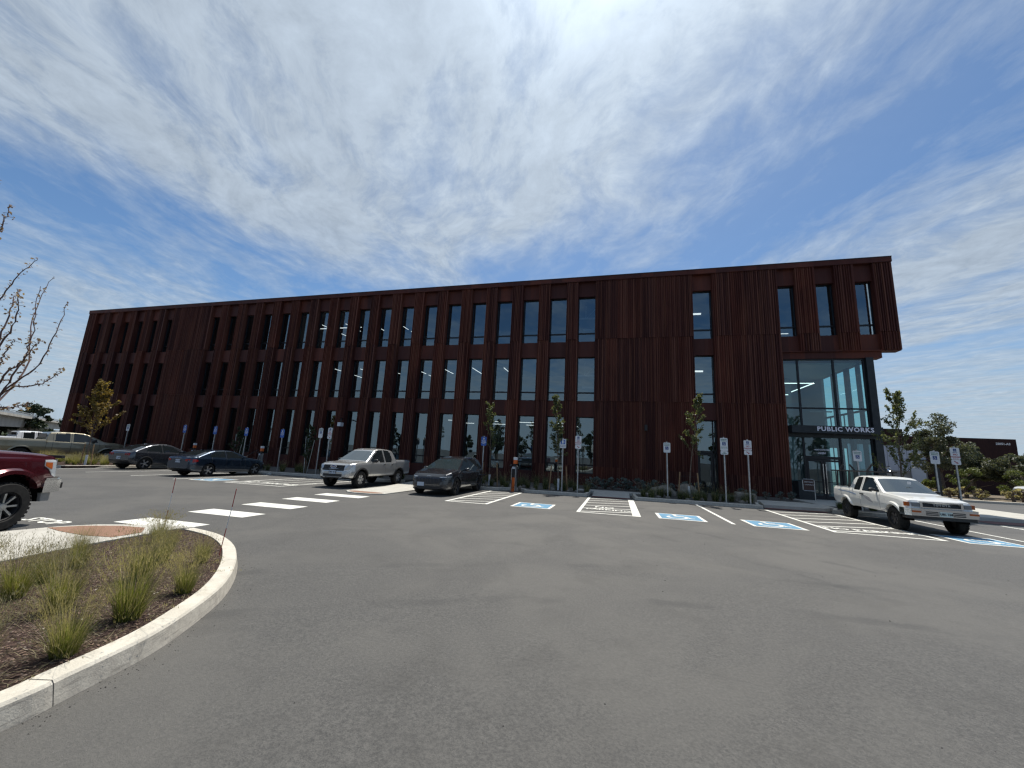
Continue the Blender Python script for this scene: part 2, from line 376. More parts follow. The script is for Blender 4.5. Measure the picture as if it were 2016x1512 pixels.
# ------------------------------------------------------------------ ground, kerbs, markings
def ground():
    xs = [-1500, -400, -75, -50, -25, 0, 25, 45, 400, 1500]; ys = [-1500, -300, -60, -30, 0, 30, 60, 300, 3000]
    mb = MB(); vs = [(x, y, G(x, y)) for y in ys for x in xs]; n = len(xs)
    mb.add(vs, [(j*n+i, j*n+i+1, (j+1)*n+i+1, (j+1)*n+i) for j in range(len(ys)-1) for i in range(n-1)])
    struct(mb, 'ground', M_ASPH)
ground()
def sheet(name, poly, m, dz=.004):
    mb = MB(); mb.add([(x, y, G(x, y)+dz) for x, y in poly], [tuple(range(len(poly)))]); return struct(mb, name, m)
def slab(name, poly, m, h=.15, h0=-.2): return struct(MB().prism(poly, h0, h, fn=G), name, m)
def offset(path, w, closed=False):
    out = []; n = len(path)
    for i, (x, y) in enumerate(path):
        if closed: a = path[i-1]; b = path[(i+1) % n]
        else: a = path[max(i-1, 0)]; b = path[min(i+1, n-1)]
        dx_, dy_ = b[0]-a[0], b[1]-a[1]; L = math.hypot(dx_, dy_); out.append((x-dy_/L*w, y+dx_/L*w))
    return out
def smooth_path(p, n=4):
    out = []
    for i in range(len(p)-1):
        p0 = p[max(i-1, 0)]; p1 = p[i]; p2 = p[i+1]; p3 = p[min(i+2, len(p)-1)]
        for k in range(n):
            t = k/n; out.append(tuple(.5*((2*p1[j])+(-p0[j]+p2[j])*t+(2*p0[j]-5*p1[j]+4*p2[j]-p3[j])*t*t+(-p0[j]+3*p1[j]-3*p2[j]+p3[j])*t**3) for j in range(len(p1))))
    out.append(p[-1]); return out
def kerb(name, path, w=.16, h=.15, slope=.03, hs=None):
    # path = foot of the kerb face; body lies to the left of the path
    a = path; b = offset(path, slope); b2 = offset(path, slope+.015); c = offset(path, w); vs = []; n = len(a)
    for i in range(n):
        hh = h if hs is None else hs[i]
        for (x, y), z in ((a[i], -.05), (a[i], .001), (b[i], hh-.02), (b2[i], hh), (c[i], hh), (c[i], -.05)): vs.append((x, y, G(x, y)+z))
    mb = MB(); k = 6; fs = []; mi = []
    for i in range(n-1):
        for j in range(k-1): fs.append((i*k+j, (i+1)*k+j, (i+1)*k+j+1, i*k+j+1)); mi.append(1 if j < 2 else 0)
    fs += [tuple(range(k-1, -1, -1)), tuple((n-1)*k+j for j in range(k))]; mi += [0, 0]
    mb.v = vs; mb.f = fs; mb.mi = mi
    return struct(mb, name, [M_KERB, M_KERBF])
# near island
outer = smooth_path([(-3.3, -9), (-3.38, -3), (-3.42, .6), (-3.46, 1.73), (-3.52, 2.05), (-3.66, 2.62), (-3.93, 3.17), (-4.28, 3.72), (-4.78, 4.28), (-5.42, 4.85), (-6.05, 5.30), (-6.83, 5.68), (-7.68, 5.88)], 4)
kerb('kerb', outer, w=.20, h=.15)
for k_ in (15, 34):
    a_ = outer[k_]; b_ = offset(outer, .195)[k_]; t_ = (a_[0]-outer[k_-1][0], a_[1]-outer[k_-1][1]); L_ = math.hypot(*t_); t_ = (t_[0]/L_*.004, t_[1]/L_*.004); n_ = offset(outer, -.004)[k_]
    mb = MB(); zg = G(*a_); vs = []
    for of_, z_ in ((-.001, .0), (.029, .131), (.044, .1515), (.195, .1515)):
        q_ = offset(outer, of_)[k_]; vs += [(q_[0]-t_[0]*.6, q_[1]-t_[1]*.6, zg+z_), (q_[0]+t_[0]*.6, q_[1]+t_[1]*.6, zg+z_)]
    mb.add(vs, [(0, 1, 3, 2), (2, 3, 5, 4), (4, 5, 7, 6)]); struct(mb, 'kerb_joint', M_BLACK)
inner = offset(outer, .185)
bed = inner+[(-7.86, 5.62), (-7.78, 5.2), (-7.70, 4.5), (-7.60, 3.9), (-7.45, 3.3), (-7.3, 1.0), (-7.2, -9)]
slab('mulch_bed', bed, M_MULCH, .132, -.1)
slab('pavement', [(-7.45, 3.3), (-7.60, 3.9), (-7.72, 4.5), (-7.80, 5.2), (-7.86, 5.62), (-7.72, 5.90), (-8.3, 5.78), (-8.9, 5.55), (-9.35, 5.28), (-9.62, 4.9), (-9.72, 4.4), (-9.75, -9), (-7.2, -9), (-7.3, 1.0)], M_PAVE, .15)
sheet('tactile_paving', [(-9.60, 4.75), (-9.35, 5.10), (-8.9, 5.36), (-8.35, 5.45), (-7.95, 5.15), (-7.92, 4.72), (-8.4, 4.62), (-9.1, 4.66)], M_TACT, .155)
# crosswalk
for x0, x1, y0, y1 in [(-10.3, -8.5, 6.1, 6.78), (-10.52, -8.75, 7.75, 8.42), (-10.73, -8.95, 9.4, 10.07), (-10.98, -9.18, 11.1, 11.77), (-11.18, -9.2, 12.8, 13.5)]:
    sheet('crosswalk_stripe', [(x0, y0), (x1, y0), (x1, y1), (x0, y1)], M_WHITEP)
LW = .055
def pline(x, y0, y1, w=LW, x1=None): 
    x1 = x if x1 is None else x1
    sheet('painted_line', [(x-w, y0), (x+w, y0), (x1+w, y1), (x1-w, y1)], M_WHITEP)
KY, KYL = 19.95, 20.75     # kerb face right part / left part
for x in (-30.25, -26.85, -23.5, -20.6): pline(x, 14.2, KYL)
for x in (3.5,): pline(x, 13.85, KY)
pline(11.25, 13.85, KY)
def aisle(xa, xb, y0, y1, n, wa=.06, tx=None, bars=True, wb=None, skew=.0):
    wb = wa if wb is None else wb
    pline(xa, y0, y1, wa); pline(xb, y0, y1, wb)
    sheet('painted_line', [(xa+wa, y0), (xb-wb, y0), (xb-wb, y0+.11), (xa+wa, y0+.11)], M_WHITEP)
    w = xb-xa; step = (y1-y0)/n
    for i in range(n):
        ya = y0+.16+i*step; yb = ya+skew; 
        sheet('painted_line', [(xa+wa, ya+.10), (xb-wb, yb), (xb-wb, yb+.11), (xa+wa, ya+.21)], M_WHITEP)
def gtext(txt, x, y, size, sx=1., sy=1., dz=.009):
    mb = text_mb(txt, size, 0, lambda a, b, c: (x+a*sx, y+b*sy, G(x+a*sx, y+b*sy)+dz), bold=.012)
    struct(mb, 'painted_lettering', M_WHITEP)
aisle(-6.25, -4.66, 14.0, 19.6, 6, skew=.75)
aisle(-1.28, .64, 13.85, 19.9, 6, wa=.06, wb=.13, skew=.7)
aisle(6.18, 8.72, 13.85, 19.5, 6, skew=.9)
aisle(-17.8, -14.6, 14.5, 20.7, 5, skew=.9)
aisle(14.05, 15.9, 13.9, 19.6, 6)
gtext('NO', -.45, 15.75, .42, 1.1, 1.2); gtext('PARKING', -.30, 15.05, .36, 1.05, 1.1)
gtext('NO PARKING', 7.5, 14.75, .42, .98, 1.2); gtext('NO  PARKING', -16.15, 15.45, .50, .95, 1.6)
# words in the lane beside the maroon pickup
mb = text_mb('STOP', .62, 0, lambda a, b, c: (-11.35+a*.72, 5.55+b*.75, G(-11.3, 5.5)+.008), bold=.02); struct(mb, 'painted_lettering', M_WHITEP)
def access_symbol(xc, yc, s=1.45):
    h = s/2
    sheet('accessible_symbol', [(xc-h, yc-h), (xc+h, yc-h), (xc+h, yc+h), (xc-h, yc+h)], M_WHITEP, .004)
    k = h*.86; sheet('accessible_symbol', [(xc-k, yc-k), (xc+k, yc-k), (xc+k, yc+k), (xc-k, yc+k)], M_BLUEP, .008)
    struct(wheelchair(lambda a, b: (xc+a*s*.40, yc+b*s*.40, G(xc, yc)+.0125+0*a+ (G(xc+a*s*.4, yc+b*s*.4)-G(xc, yc)))), 'accessible_symbol', M_WHITEP)
def wheelchair(fn):
    mb = MB()
    def stroke(pts, w):
        o1 = offset(pts, w); o2 = offset(pts, -w); vs = [fn(*p) for p in o1]+[fn(*p) for p in o2]; n = len(pts)
        mb.add(vs, [(i, n+i, n+i+1, i+1) for i in range(n-1)])
    stroke([(-.18+.5*math.cos(t), -.32+.5*math.sin(t)) for t in [R(a) for a in range(125, 361+40, 12)]], .075)   # wheel arc
    mb.add([fn(-.22+.13*math.cos(R(a)), .82+.13*math.sin(R(a))) for a in range(0, 360, 30)], [tuple(range(12))])     # head
    stroke([(-.22, .62), (-.16, .05)], .09); stroke([(-.16, .10), (.34, .06), (.52, -.55)], .085); stroke([(-.18, .38), (.26, .36)], .06); stroke([(.50, -.55), (.74, -.50)], .06)
    return mb
for xc, yc in ((-3.0, 14.72), (2.05, 14.6), (4.75, 14.5), (9.85, 14.45), (-19.3, 15.2)): access_symbol(xc, yc)
# median walkway between the silver pickup and the grey SUV
slab('pavement', [(-11.25, 14.75), (-10.9, 14.35), (-10.4, 14.15), (-9.6, 14.2), (-9.2, 14.45), (-9.2, 20.0), (-9.5, 24.5), (-12.6, 24.5), (-11.9, 20.6), (-11.25, 17.6)], M_PAVE, .035)
sheet('tactile_paving', [(-11.05, 14.65), (-10.75, 14.40), (-10.35, 14.28), (-9.65, 14.33), (-9.40, 14.52), (-9.40, 14.75), (-10.9, 14.85)], M_TACT, .040)
# kerb along the building bed
def kl(pts, **k): return kerb('kerb', pts, **k)
kl([(-36.5, 20.0), (-34, 20.75), (-24, 20.75), (-18.2, 20.75), (-13.6, 20.75), (-12.1, 20.9)])
kl([(-9.1, 20.0), (-6.3, 19.95), (-6.05, 20.05), (-5.85, 20.45), (-5.6, 20.6), (-4.95, 20.6), (-4.75, 20.4), (-4.6, 19.98), (-4.3, 19.93), (-1.62, 19.93), (-1.42, 20.0)])
kl([(-1.42, 20.0), (-1.36, 20.9), (-1.36, 22.2)], hs=[.15, .15, .15])
kl([(.78, 22.2), (.78, 20.9), (.84, 20.0)], hs=[.15, .15, .15])
kl([(.84, 20.0), (1.0, 19.93), (6.05, 19.93), (6.25, 20.0)])
kl([(6.25, 20.0), (6.3, 20.6), (6.9, 22.9), (7.4, 23.2), (9.3, 23.1)], h=.15)
kl([(9.45, 22.6), (9.3, 21.0), (8.85, 20.1), (9.3, 19.93), (13.4, 19.93), (13.6, 20.0)])
ZB = .12
bedm = [M_GRAVEL]
slab('mulch_bed', [(-36, 20.9), (-12.3, 20.95), (-12.6, 24.4), (-12.6, 27.2), (-56, 27.2), (-56, 22), (-36.5, 20.2)], M_GRAVEL, ZB, -.1)
slab('mulch_bed', [(-9.1, 20.12), (-6.35, 20.1), (-5.9, 20.6), (-5.6, 20.75), (-4.9, 20.75), (-4.55, 20.1), (-1.55, 20.08), (-1.52, 22.25), (-2.4, 22.3), (-2.4, 23.2), (-2.4, 27.2), (-9.5, 27.2), (-9.5, 24.4)], M_GRAVEL, ZB, -.1)
slab('mulch_bed', [(-2.4, 23.2), (3.0, 23.2), (3.0, 22.3), (.93, 22.25), (.95, 20.1), (6.15, 20.08), (6.2, 20.6), (6.78, 22.9), (7.3, 23.3), (9.3, 23.2), (9.5, 27.2), (-2.4, 27.2)], M_GRAVEL, ZB, -.1)
slab('pavement', [(-2.4, 22.25), (3.0, 22.25), (3.0, 23.2), (-2.4, 23.2)], M_PAVE, .15)
struct(MB().prism([(-1.2, 20.55), (.63, 20.55), (.63, 22.25), (-1.2, 22.25)], -.1, .0, fn=lambda x, y: G(x, y)+.02+.13*min(1, max(0, (y-20.55)/1.7))), 'ramp', M_PAVE)
sheet('tactile_paving', [(-1.18, 20.0), (.61, 20.0), (.61, 20.54), (-1.18, 20.54)], M_TACTD, .012)
slab('pavement', [(6.45, 20.55), (6.95, 22.8), (7.5, 23.05), (9.6, 22.95), (9.6, 27.3), (16.5, 27.3), (16.5, 40), (19, 38), (19, 24), (17, 21.6), (14.0, 21.5), (14.0, 22.4), (9.6, 22.4), (9.2, 21.0), (8.8, 20.55)], M_PAVE, .14)
sheet('tactile_paving', [(6.35, 20.0), (8.75, 20.0), (8.78, 20.54), (6.42, 20.54)], M_TACTD, .012)
slab('mulch_bed', [(9.5, 20.1), (13.5, 20.08), (13.9, 20.6), (13.9, 22.35), (9.7, 22.35), (9.4, 21.0)], M_GRAVEL, ZB, -.1)
sheet('tactile_paving', [(14.2, 20.1), (16.4, 20.3), (17.0, 21.4), (14.2, 21.3)], M_TACTD, .012)
slab('mulch_bed', [(16.6, 40), (30, 37.4), (70, 36.5), (70, 58), (16.6, 58)], M_DIRT, .13, -.1)
kl([(17.5, 37.3), (24.0, 37.1), (29, 37.0), (70, 36.0)], w=.5, h=.17)
# far left verge
slab('mulch_bed', [(-30.6, 15.2), (-30.9, 20.8), (-36.5, 20.8), (-40.5, 19.6), (-41, 16.8), (-34, 15.0)], M_MULCH, .13, -.1)
kl([(-41, 16.7), (-34, 14.85), (-31.2, 14.9), (-30.7, 15.3), (-30.6, 20.6)][::1])
slab('pavement', [(-56.2, 19.8), (-41, 19.8), (-37, 21.1), (-37, 22.2), (-56.2, 22.6)], M_PAVE, .14)
# wheel stop
o = MB().prism([(-23.0, 20.15), (-21.2, 20.15), (-21.2, 20.33), (-23.0, 20.33)], 0, .12, fn=G).obj('wheel_stop', M_WHITEP)
tag(o, 'white concrete wheel stop at the nose of the dark blue sedan', 'wheel stop')

# ------------------------------------------------------------------ office building
D = 26.8
ZT, ZF = 14.72, 14.37
TIER = [-1.2, 5.54, 9.97, ZF]
B = empty('office_building', (0, D, 0)); tag(B, 'long three storey office building clad in ribbed rust brown weathering steel with tall narrow windows', 'building')
B.location = (0, 0, 0)
OPL = [(-2.77-2.086*i, -2.77-2.086*i+1.25) for i in list(range(18))+list(range(20, 26))]
OPR = [(4.90, 6.13)]; OPB = [(9.93, 10.97), (12.02, 13.07), (14.08, 15.08)]
XL, XR = -56.1, 16.03
rng = random.Random(4)
def ribbed(x0, x1, z0, z1, seed, y=D, flip=0):
    # folded sheet with ribs of uneven width, one sheet per storey with a small lap at the joints
    mb = MB(); r = random.Random(seed)
    zs = [z for z in TIER if z0 < z < z1]; cuts = [z0]+zs+[z1]
    for a, b in zip(cuts[:-1], cuts[1:]):
        lap = r.uniform(0, .012); x = x0; prof = [(x0, y+.30), (x0, y-.02)]; x += .035; prof.append((x, y-.02))
        while x < x1-.10:
            d = r.choice((.045, .055, .055, .065)); w1 = r.choice((.045, .055, .075)); w2 = r.choice((.030, .040, .055))
            prof += [(x+.012, y+d), (min(x+.012+w1, x1-.06), y+d)]; x = min(x+.024+w1, x1-.05); prof.append((x, y-.02+lap)); x = min(x+w2, x1-.02); prof.append((x, y-.02+lap))
        prof += [(x1, y-.02), (x1, y+.30)]
        vs = [(px, py, a+.006) for px, py in prof]+[(px, py, b-.006) for px, py in prof]; n = len(prof)
        mb.add(vs, [(i, i+1, n+i+1, n+i) for i in range(n-1)])
        # closed lower lip
        mb.add([(x0, y+.3, a+.004), (x0, y-.015, a+.004), (x1, y-.015, a+.004), (x1, y+.3, a+.004)], [(0, 1, 2, 3)])
    return mb
def pier(x0, x1, z0, z1, seed): return ribbed(x0, x1, z0, z1, seed).obj('ribbed_panel', M_CORT, B)
ops = sorted(OPL)+OPR
xs = XL; sd_ = 0
for a, b in ops:
    pier(xs, a, -1.6, ZF, sd_); xs = b; sd_ += 1
pier(xs, 9.93, -1.4, ZF, 77)
bx = [(10.97, 12.02), (13.07, 14.08), (15.08, XR)]
for k, (a, b) in enumerate(bx): pier(a, b, 8.84, ZF, 90+k)
# dark backing behind the sheets, reveals, recessed spandrels
def wallbox(mb, x0, x1, z0, z1, y0=D+.10, y1=D+.62): mb.box((x0, y0, z0), (x1, y1, z1))
mb = MB(); xs = XL
for a, b in ops: wallbox(mb, xs+.001, a-.001, -1.6, ZF); xs = b
wallbox(mb, xs+.001, 9.929, -1.4, ZF)
for a, b in bx: wallbox(mb, a+.001, b-.001, 8.86, ZF, D+.10, D+.57)
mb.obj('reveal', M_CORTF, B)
FL = [(-.0, .59, 4.45), (1, 5.54, 8.74), (2, 9.87, 13.29)]   # sill / head of each storey
for a, b in OPL+OPR:
    zl = -1.6
    for k, s0, h0 in FL:
        if (a, b) in OPR and k == 0: s0 = -.9
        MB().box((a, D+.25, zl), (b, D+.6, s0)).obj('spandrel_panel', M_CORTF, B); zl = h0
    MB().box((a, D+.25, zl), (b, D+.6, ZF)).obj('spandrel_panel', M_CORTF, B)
for a, b in OPB:
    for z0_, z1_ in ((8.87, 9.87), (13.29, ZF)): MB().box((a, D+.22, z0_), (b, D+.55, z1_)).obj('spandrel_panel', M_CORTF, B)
mb = MB(); mb.box((XL-.03, D-.06, ZF), (XR+.03, D+.4, ZT))
x = XL+3
mb.obj('roof_edge', M_CORTF, B)
mb = MB(); mb.box((XL-.04, D-.075, ZT-.035), (XR+.04, D+.45, ZT+.012)); mb.obj('coping', mat('dark coping metal', (.03, .028, .027), .4, .5), B)
# body behind (roof, end walls, back)
mb = MB()
mb.box((XL, D+12, -2), (15.0, D+12.2, ZT-.1)); mb.box((XL, D+.62, -2), (XL+.2, D+12, ZT-.1))
mb.box((14.8, D+.62, 8.85), (15.0, D+12, ZT-.1))
mb.obj('side_wall', M_CORT, B)
mb = MB(); mb.box((XL, D+.4, ZF+.0), (15.0, D+12.2, ZF+.15)); mb.obj('roof', mat('roof membrane', (.3, .3, .3), .8), B)
# soffit under the overhanging top floor
mb = MB(); mb.box((9.94, D+.02, 8.80), (XR-.02, D+.57, 8.858)); mb.box((9.94, D+.16, 8.40), (15.12, D+.72, 8.80)); mb.box((9.94, D+.72, 8.42), (15.0, D+12, 8.60)); mb.obj('soffit', M_CORTF, B)
# windows
def window(x0, x1, z0, z1, zt, yf=D+.50, parent=B):
    fr = MB(); w = .055
    for a, b in (((x0, z0), (x0+w, z1)), ((x1-w, z0), (x1, z1)), ((x0+w, z0), (x1-w, z0+w)), ((x0+w, z1-w), (x1-w, z1))): fr.box((a[0], yf-.06, a[1]), (b[0], yf+.06, b[1]))
    if zt: fr.box((x0+w, yf-.05, zt-.05), (x1-w, yf+.055, zt+.05))
    f = fr.obj('window', M_FRAME, parent)
    MB().add([(x0+w, yf, z0+w), (x1-w, yf, z0+w), (x1-w, yf, z1-w), (x0+w, yf, z1-w)], [(0, 1, 2, 3)]).obj('pane', M_GLASS, f)
    return f
for a, b in sorted(OPL, reverse=True)+OPR:
    for k, s0, h0 in FL:
        if (a, b) in OPR and k == 0: continue
        window(a, b, s0, h0, {0: 1.17, 1: 6.165, 2: 10.53}[int(k)])
for a, b in OPB: window(a, b, 9.87, 13.29, 10.53, D+.48)
# side door with sidelight below the right hand window column
a, b = OPR[0]
fr = MB(); y = D+.5
for q in (((a, -.28), (a+.07, 4.45)), ((b-.05, -.28), (b, 4.45)), ((a+.98, -.28), (a+1.06, 4.45)), ((a+.07, 4.38), (b-.05, 4.45)), ((a+.07, 2.36), (b-.05, 2.50))): fr.box((q[0][0], y-.05, q[0][1]), (q[1][0], y+.05, q[1][1]))
f = fr.obj('door_frame', M_FRAME, B); MB().add([(a+.07, y, 2.5), (b-.05, y, 2.5), (b-.05, y, 4.38), (a+.07, y, 4.38)], [(0, 1, 2, 3)]).add([(a+1.06, y, -.28), (b-.05, y, -.28), (b-.05, y, 2.36), (a+1.06, y, 2.36)], [(0, 1, 2, 3)]).obj('pane', M_GLASS, f)
dr = MB()
for q in (((a+.09, -.26), (a+.22, 2.34)), ((a+.83, -.26), (a+.96, 2.34)), ((a+.22, 2.22), (a+.83, 2.34)), ((a+.22, -.26), (a+.83, .02))): dr.box((q[0][0], y-.03, q[0][1]), (q[1][0], y+.03, q[1][1]))
d_ = dr.obj('door', M_FRAME, B); MB().add([(a+.22, y, .02), (a+.83, y, .02), (a+.83, y, 2.22), (a+.22, y, 2.22)], [(0, 1, 2, 3)]).obj('pane', M_GLASS2, d_)
MB().tube([(a+.80, y-.08, .9), (a+.80, y-.08, 1.3)], .015).obj('handle', M_ALU, d_)
# storefront of the entrance
YS = D+.32; XC = 14.30; SZT = 8.42
sf = MB(); mx = [9.93, 10.80, 12.67, XC]
for x in (9.96, 10.80, 12.67, 14.22): sf.box((x-.045, YS-.07, 4.2), (x+.045, YS+.07, SZT)); 
for x in (9.96, 10.80, 12.67, 14.22): sf.box((x-.045, YS-.07, -.05), (x+.045, YS+.07, 3.60))
for z in (5.34, 8.36): sf.box((9.93, YS-.06, z-.045), (XC, YS+.065, z+.045))
sf.box((10.84, YS-.055, 2.31), (12.63, YS+.055, 2.48)); sf.box((9.95, YS-.055, -.1), (10.76, YS+.055, .02)); sf.box((12.71, YS-.055, -.1), (14.2, YS+.055, .02)); sf.box((9.95, YS-.055, .75), (10.76, YS+.055, .83))
YE = 32.2
for y0_, y1_ in ((27.8, 28.05), (28.95, 29.35), (30.4, 30.95)): sf.box((XC-.05, y0_, -.05), (XC+.1, y1_, SZT))
for yy in (29.95, 31.6): sf.box((XC+.02, yy-.02, -.05), (XC+.08, yy+.02, 5.3))
for z in (3.9, 5.34, 8.3): sf.box((XC+.01, YS+.1, z-.06), (XC+.09, YE, z+.06))
sfo = sf.obj('storefront_frame', M_FRAME, B)
g = MB(); g.add([(9.95, YS, 4.2), (XC, YS, 4.2), (XC, YS, 8.4), (9.95, YS, 8.4)], [(0, 1, 2, 3)]); g.add([(9.95, YS, 0), (10.82, YS, 0), (10.82, YS, 3.6), (9.95, YS, 3.6)], [(0, 1, 2, 3)])
g.add([(12.67, YS, 0), (XC, YS, 0), (XC, YS, 3.6), (12.67, YS, 3.6)], [(0, 1, 2, 3)]); g.add([(10.8, YS, 2.45), (12.67, YS, 2.45), (12.67, YS, 3.6), (10.8, YS, 3.6)], [(0, 1, 2, 3)])
g.add([(XC+.05, YS, 0), (XC+.05, YE, 0), (XC+.05, YE, 8.4), (XC+.05, YS, 8.4)], [(0, 1, 2, 3)]).obj('storefront_glass', M_GLASS2, sfo)
MB().box((XC-.02, D+.10, -.1), (XC+.34, D+.50, SZT)).obj('column', M_DKSTEEL, B)
cn = MB(); cn.box((10.0, D-.40, 3.80), (14.45, D+.24, 4.23)); cn.box((9.94, D+.10, 3.58), (14.28, D+.40, 4.20)); co = cn.obj('canopy', M_DKSTEEL, B)
text_mb('PUBLIC WORKS', .352, .012, lambda x, y, z: (12.63+x, D-.42-z, 4.035+y), bold=.009, spacing=1.13).obj('sign_lettering', M_LETTER, co)
text_mb('HEADQUARTERS', .105, .002, lambda x, y, z: (11.72+x, YS-.02-z, 2.86+y), bold=.002).obj('address_lettering', M_LETTER, sfo)
text_mb('22051', .17, .002, lambda x, y, z: (11.72+x, YS-.02-z, 2.67+y), bold=.003).obj('address_lettering', M_LETTER, sfo)
for k, (x0, x1) in enumerate(((10.87, 11.72), (11.74, 12.60))):
    dr = MB()
    for q in (((x0, -.03), (x0+.11, 2.29)), ((x1-.11, -.03), (x1, 2.29)), ((x0+.11, 2.17), (x1-.11, 2.29)), ((x0+.11, -.03), (x1-.11, .22)), ((x0+.11, .98), (x1-.11, 1.02))): dr.box((q[0][0], YS-.04, q[0][1]), (q[1][0], YS+.02, q[1][1]))
    d_ = dr.obj('door', M_FRAME, B)
    MB().add([(x0+.11, YS-.01, .22), (x1-.11, YS-.01, .22), (x1-.11, YS-.01, 2.17), (x0+.11, YS-.01, 2.17)], [(0, 1, 2, 3)]).obj('pane', M_GLASS2, d_)
    hx = x1-.06 if k == 0 else x0+.06
    h = MB().tube([(hx, YS-.12, .35), (hx, YS-.12, 2.05)], .016)
    for z in (.5, 1.25, 1.9): h.tube([(hx, YS-.12, z), (hx, YS-.03, z)], .01)
    h.obj('handle', M_CHROME, d_)
# interior: slabs, partitions, linear lamps
it = MB(); it.box((XL+.3, D+.62, 5.1), (9.9, D+9, 5.2)); it.box((XL+.3, D+.62, 9.5), (15, D+9, 9.6)); it.box((XL+.3, D+.62, -.35), (15, D+11, -.25)); it.obj('interior_floor', M_INTF, B)
it = MB()
it.box((XL+.3, D+8.8, -.3), (14.2, D+9, ZF)); 
for x in (-47.9, -43.2, -28.8, -14.2, -1.0, 4.1, 9.6): it.box((x, D+.65, -.3), (x+.12, D+8.8, ZF))
it.obj('interior_wall', M_INT, B)
it = MB()
for z in (4.7, 9.1, 13.5): it.box((XL+.3, D+.62, z+.02), (9.6 if z < 13 else 15, D+8.8, z+.08))
it.obj('interior_ceiling', M_INTD, B)
for k, (z, xa, xb, n) in enumerate(((4.1, -14, -2, 4), (8.1, -25, -2, 9), (12.2, -27, -17, 4))):
    for i in range(n):
        x = xa+(xb-xa)*(i+.5)/n
        for j, yy in enumerate((2.0, 4.6)):
            l = MB()
            if k == 0: l.box((x-.9, D+yy+.4, z), (x+.4, D+yy+.44, z+.035))
            elif j == 0 or (i % 3 == 0): l.box((x-.02, D+yy-1.2, z), (x+.02, D+yy+.9, z+.035))
            else: continue
            l.obj('ceiling_lamp', M_TUBE, B)
for q in (((-29, D+2.6, 12.5), (-23, D+2.66, 12.55)), ((5.0, D+1.8, 12.15), (5.75, D+1.9, 12.25)), ((5.0, D+1.8, 7.95), (5.75, D+1.9, 8.05)), ((9.95, D+2.6, 7.3), (12.6, D+2.65, 7.34)), ((9.95, D+1.9, 6.4), (10.8, D+1.94, 6.44)), ((12.55, D+2.6, 7.3), (12.6, D+7, 7.34)), ((10.0, D+3, 10.9), (11.5, D+3.04, 10.94))):
    MB().box(*q).obj('ceiling_lamp', M_TUBE, B)
# pipes and duct seen through the first window column
pp = MB()
for z in (11.95, 7.55):
    pp.tube([(-3.2, D+1.2, z), (-1.1, D+1.2, z)], .07); pp.tube([(-2.3, D+1.3, z), (-2.3, D+1.3, z+1.0)], .02); pp.tube([(-2.25, D+1.3, z+.05), (-1.3, D+1.3, z+1.1)], .02); pp.box((-2.5, D+1.4, z-.9), (-1.2, D+1.6, z-.75))
pp.obj('duct', mat('white duct', (.5, .52, .54), .5), B)
# lobby back wall and stair landing
lb = MB(); lb.box((XC-.05, YE, -.2), (XC+.1, D+11.9, 8.5)); lb.box((9.72, D+.7, -.2), (9.85, D+8.8, 8.3)); lb.box((9.9, D+5.6, -.2), (12.4, D+5.8, 8.3)); lb.box((12.9, D+4.2, 5.6), (14.2, D+4.3, 5.68)); lb.box((9.9, D+.9, 8.2), (14.2, D+7.5, 8.3)); lb.obj('lobby_wall', M_INT, B)
# wall mounted lamp and camera
l = MB(); l.box((1.74, D-.16, 3.62), (1.92, D-.02, 4.0)); o = l.obj('wall_lamp', M_BLACK); tag(o, 'small black wall lamp on the blank ribbed steel wall left of the side door', 'wall lamp')
l = MB(); l.box((-21.35, D-.9, 3.1), (-21.05, D-.55, 3.4)); l2 = l.obj('security_camera', M_WSIGN); tag(l2, 'small white security camera box on a black arm above the silver pickup', 'camera')
MB().tube([(-21.2, D-.7, 3.4), (-21.2, D-.7, 3.62), (-21.6, D-.2, 3.75), (-21.7, D, 3.78)], .05).obj('arm', M_BLACK, l2)
# roof ladder rails
l = MB()
for x in (-32.2, -31.6, -29.7, -29.4): l.tube([(x, D+1.5, ZF), (x, D+1.5, ZT+.75-.1*abs(x+31))], .035)
l.tube([(-32.2, D+1.5, 15.3), (-31.4, D+1.5, 15.05), (-29.9, D+1.5, 15.0), (-29.4, D+1.5, 15.3)], .02)
tag(l.obj('roof_railing', M_ALU), 'thin metal guard rails standing on the roof edge left of centre', 'railing')
# bins / dark plinth left of the entrance doors
l = MB(); l.box((9.98, D-.75, -.2), (10.80, D+.05, 1.0)); o = l.obj('planter_box', M_DKSTEEL); tag(o, 'black steel box standing between the ribbed wall and the entrance doors', 'box')

# far building on the right
M_WSHOP = mat('dark weathered cladding', (.03, .013, .012), .75, spec=.2, fn=vary([(.024, .011, .011), (.042, .018, .016)], 2, stretch=(4, 1, .3)))
F = empty('workshop_building', (0, 0, 0)); tag(F, 'low distant workshop building with rust brown upper wall and white metal panels behind the junipers', 'building')
YB = 60
mb = MB(); mb.box((29, YB, 5.25), (45.66, YB+14, 6.45)); mb.box((29, YB+.02, 6.3), (34.8, YB+8, 7.3)); mb.box((36.9, YB+.01, -.6), (45.65, YB+14, 5.25)); mb.obj('upper_wall', M_WSHOP, F)
wp = MB(); x = 29
while x < 36.8: wp.box((x+.02, YB+.1, 2.1), (x+.98, YB+.4, 5.24)); x += 1.0
wp.obj('wall_panel', mat('white metal panel', (.42, .47, .55), .5), F)
MB().box((29, YB+.15, -1), (36.9, YB+.5, 2.1)).obj('base_wall', M_GREYC, F)
d = MB(); d.box((35.2, YB-.05, -.4), (36.6, YB+.1, 3.4)); d.obj('door', mat('pale door', (.5, .55, .6), .5), F)
MB().box((34.9, YB-.1, 3.4), (36.9, YB+.1, 3.6)).obj('door_canopy', M_BLACK, F)
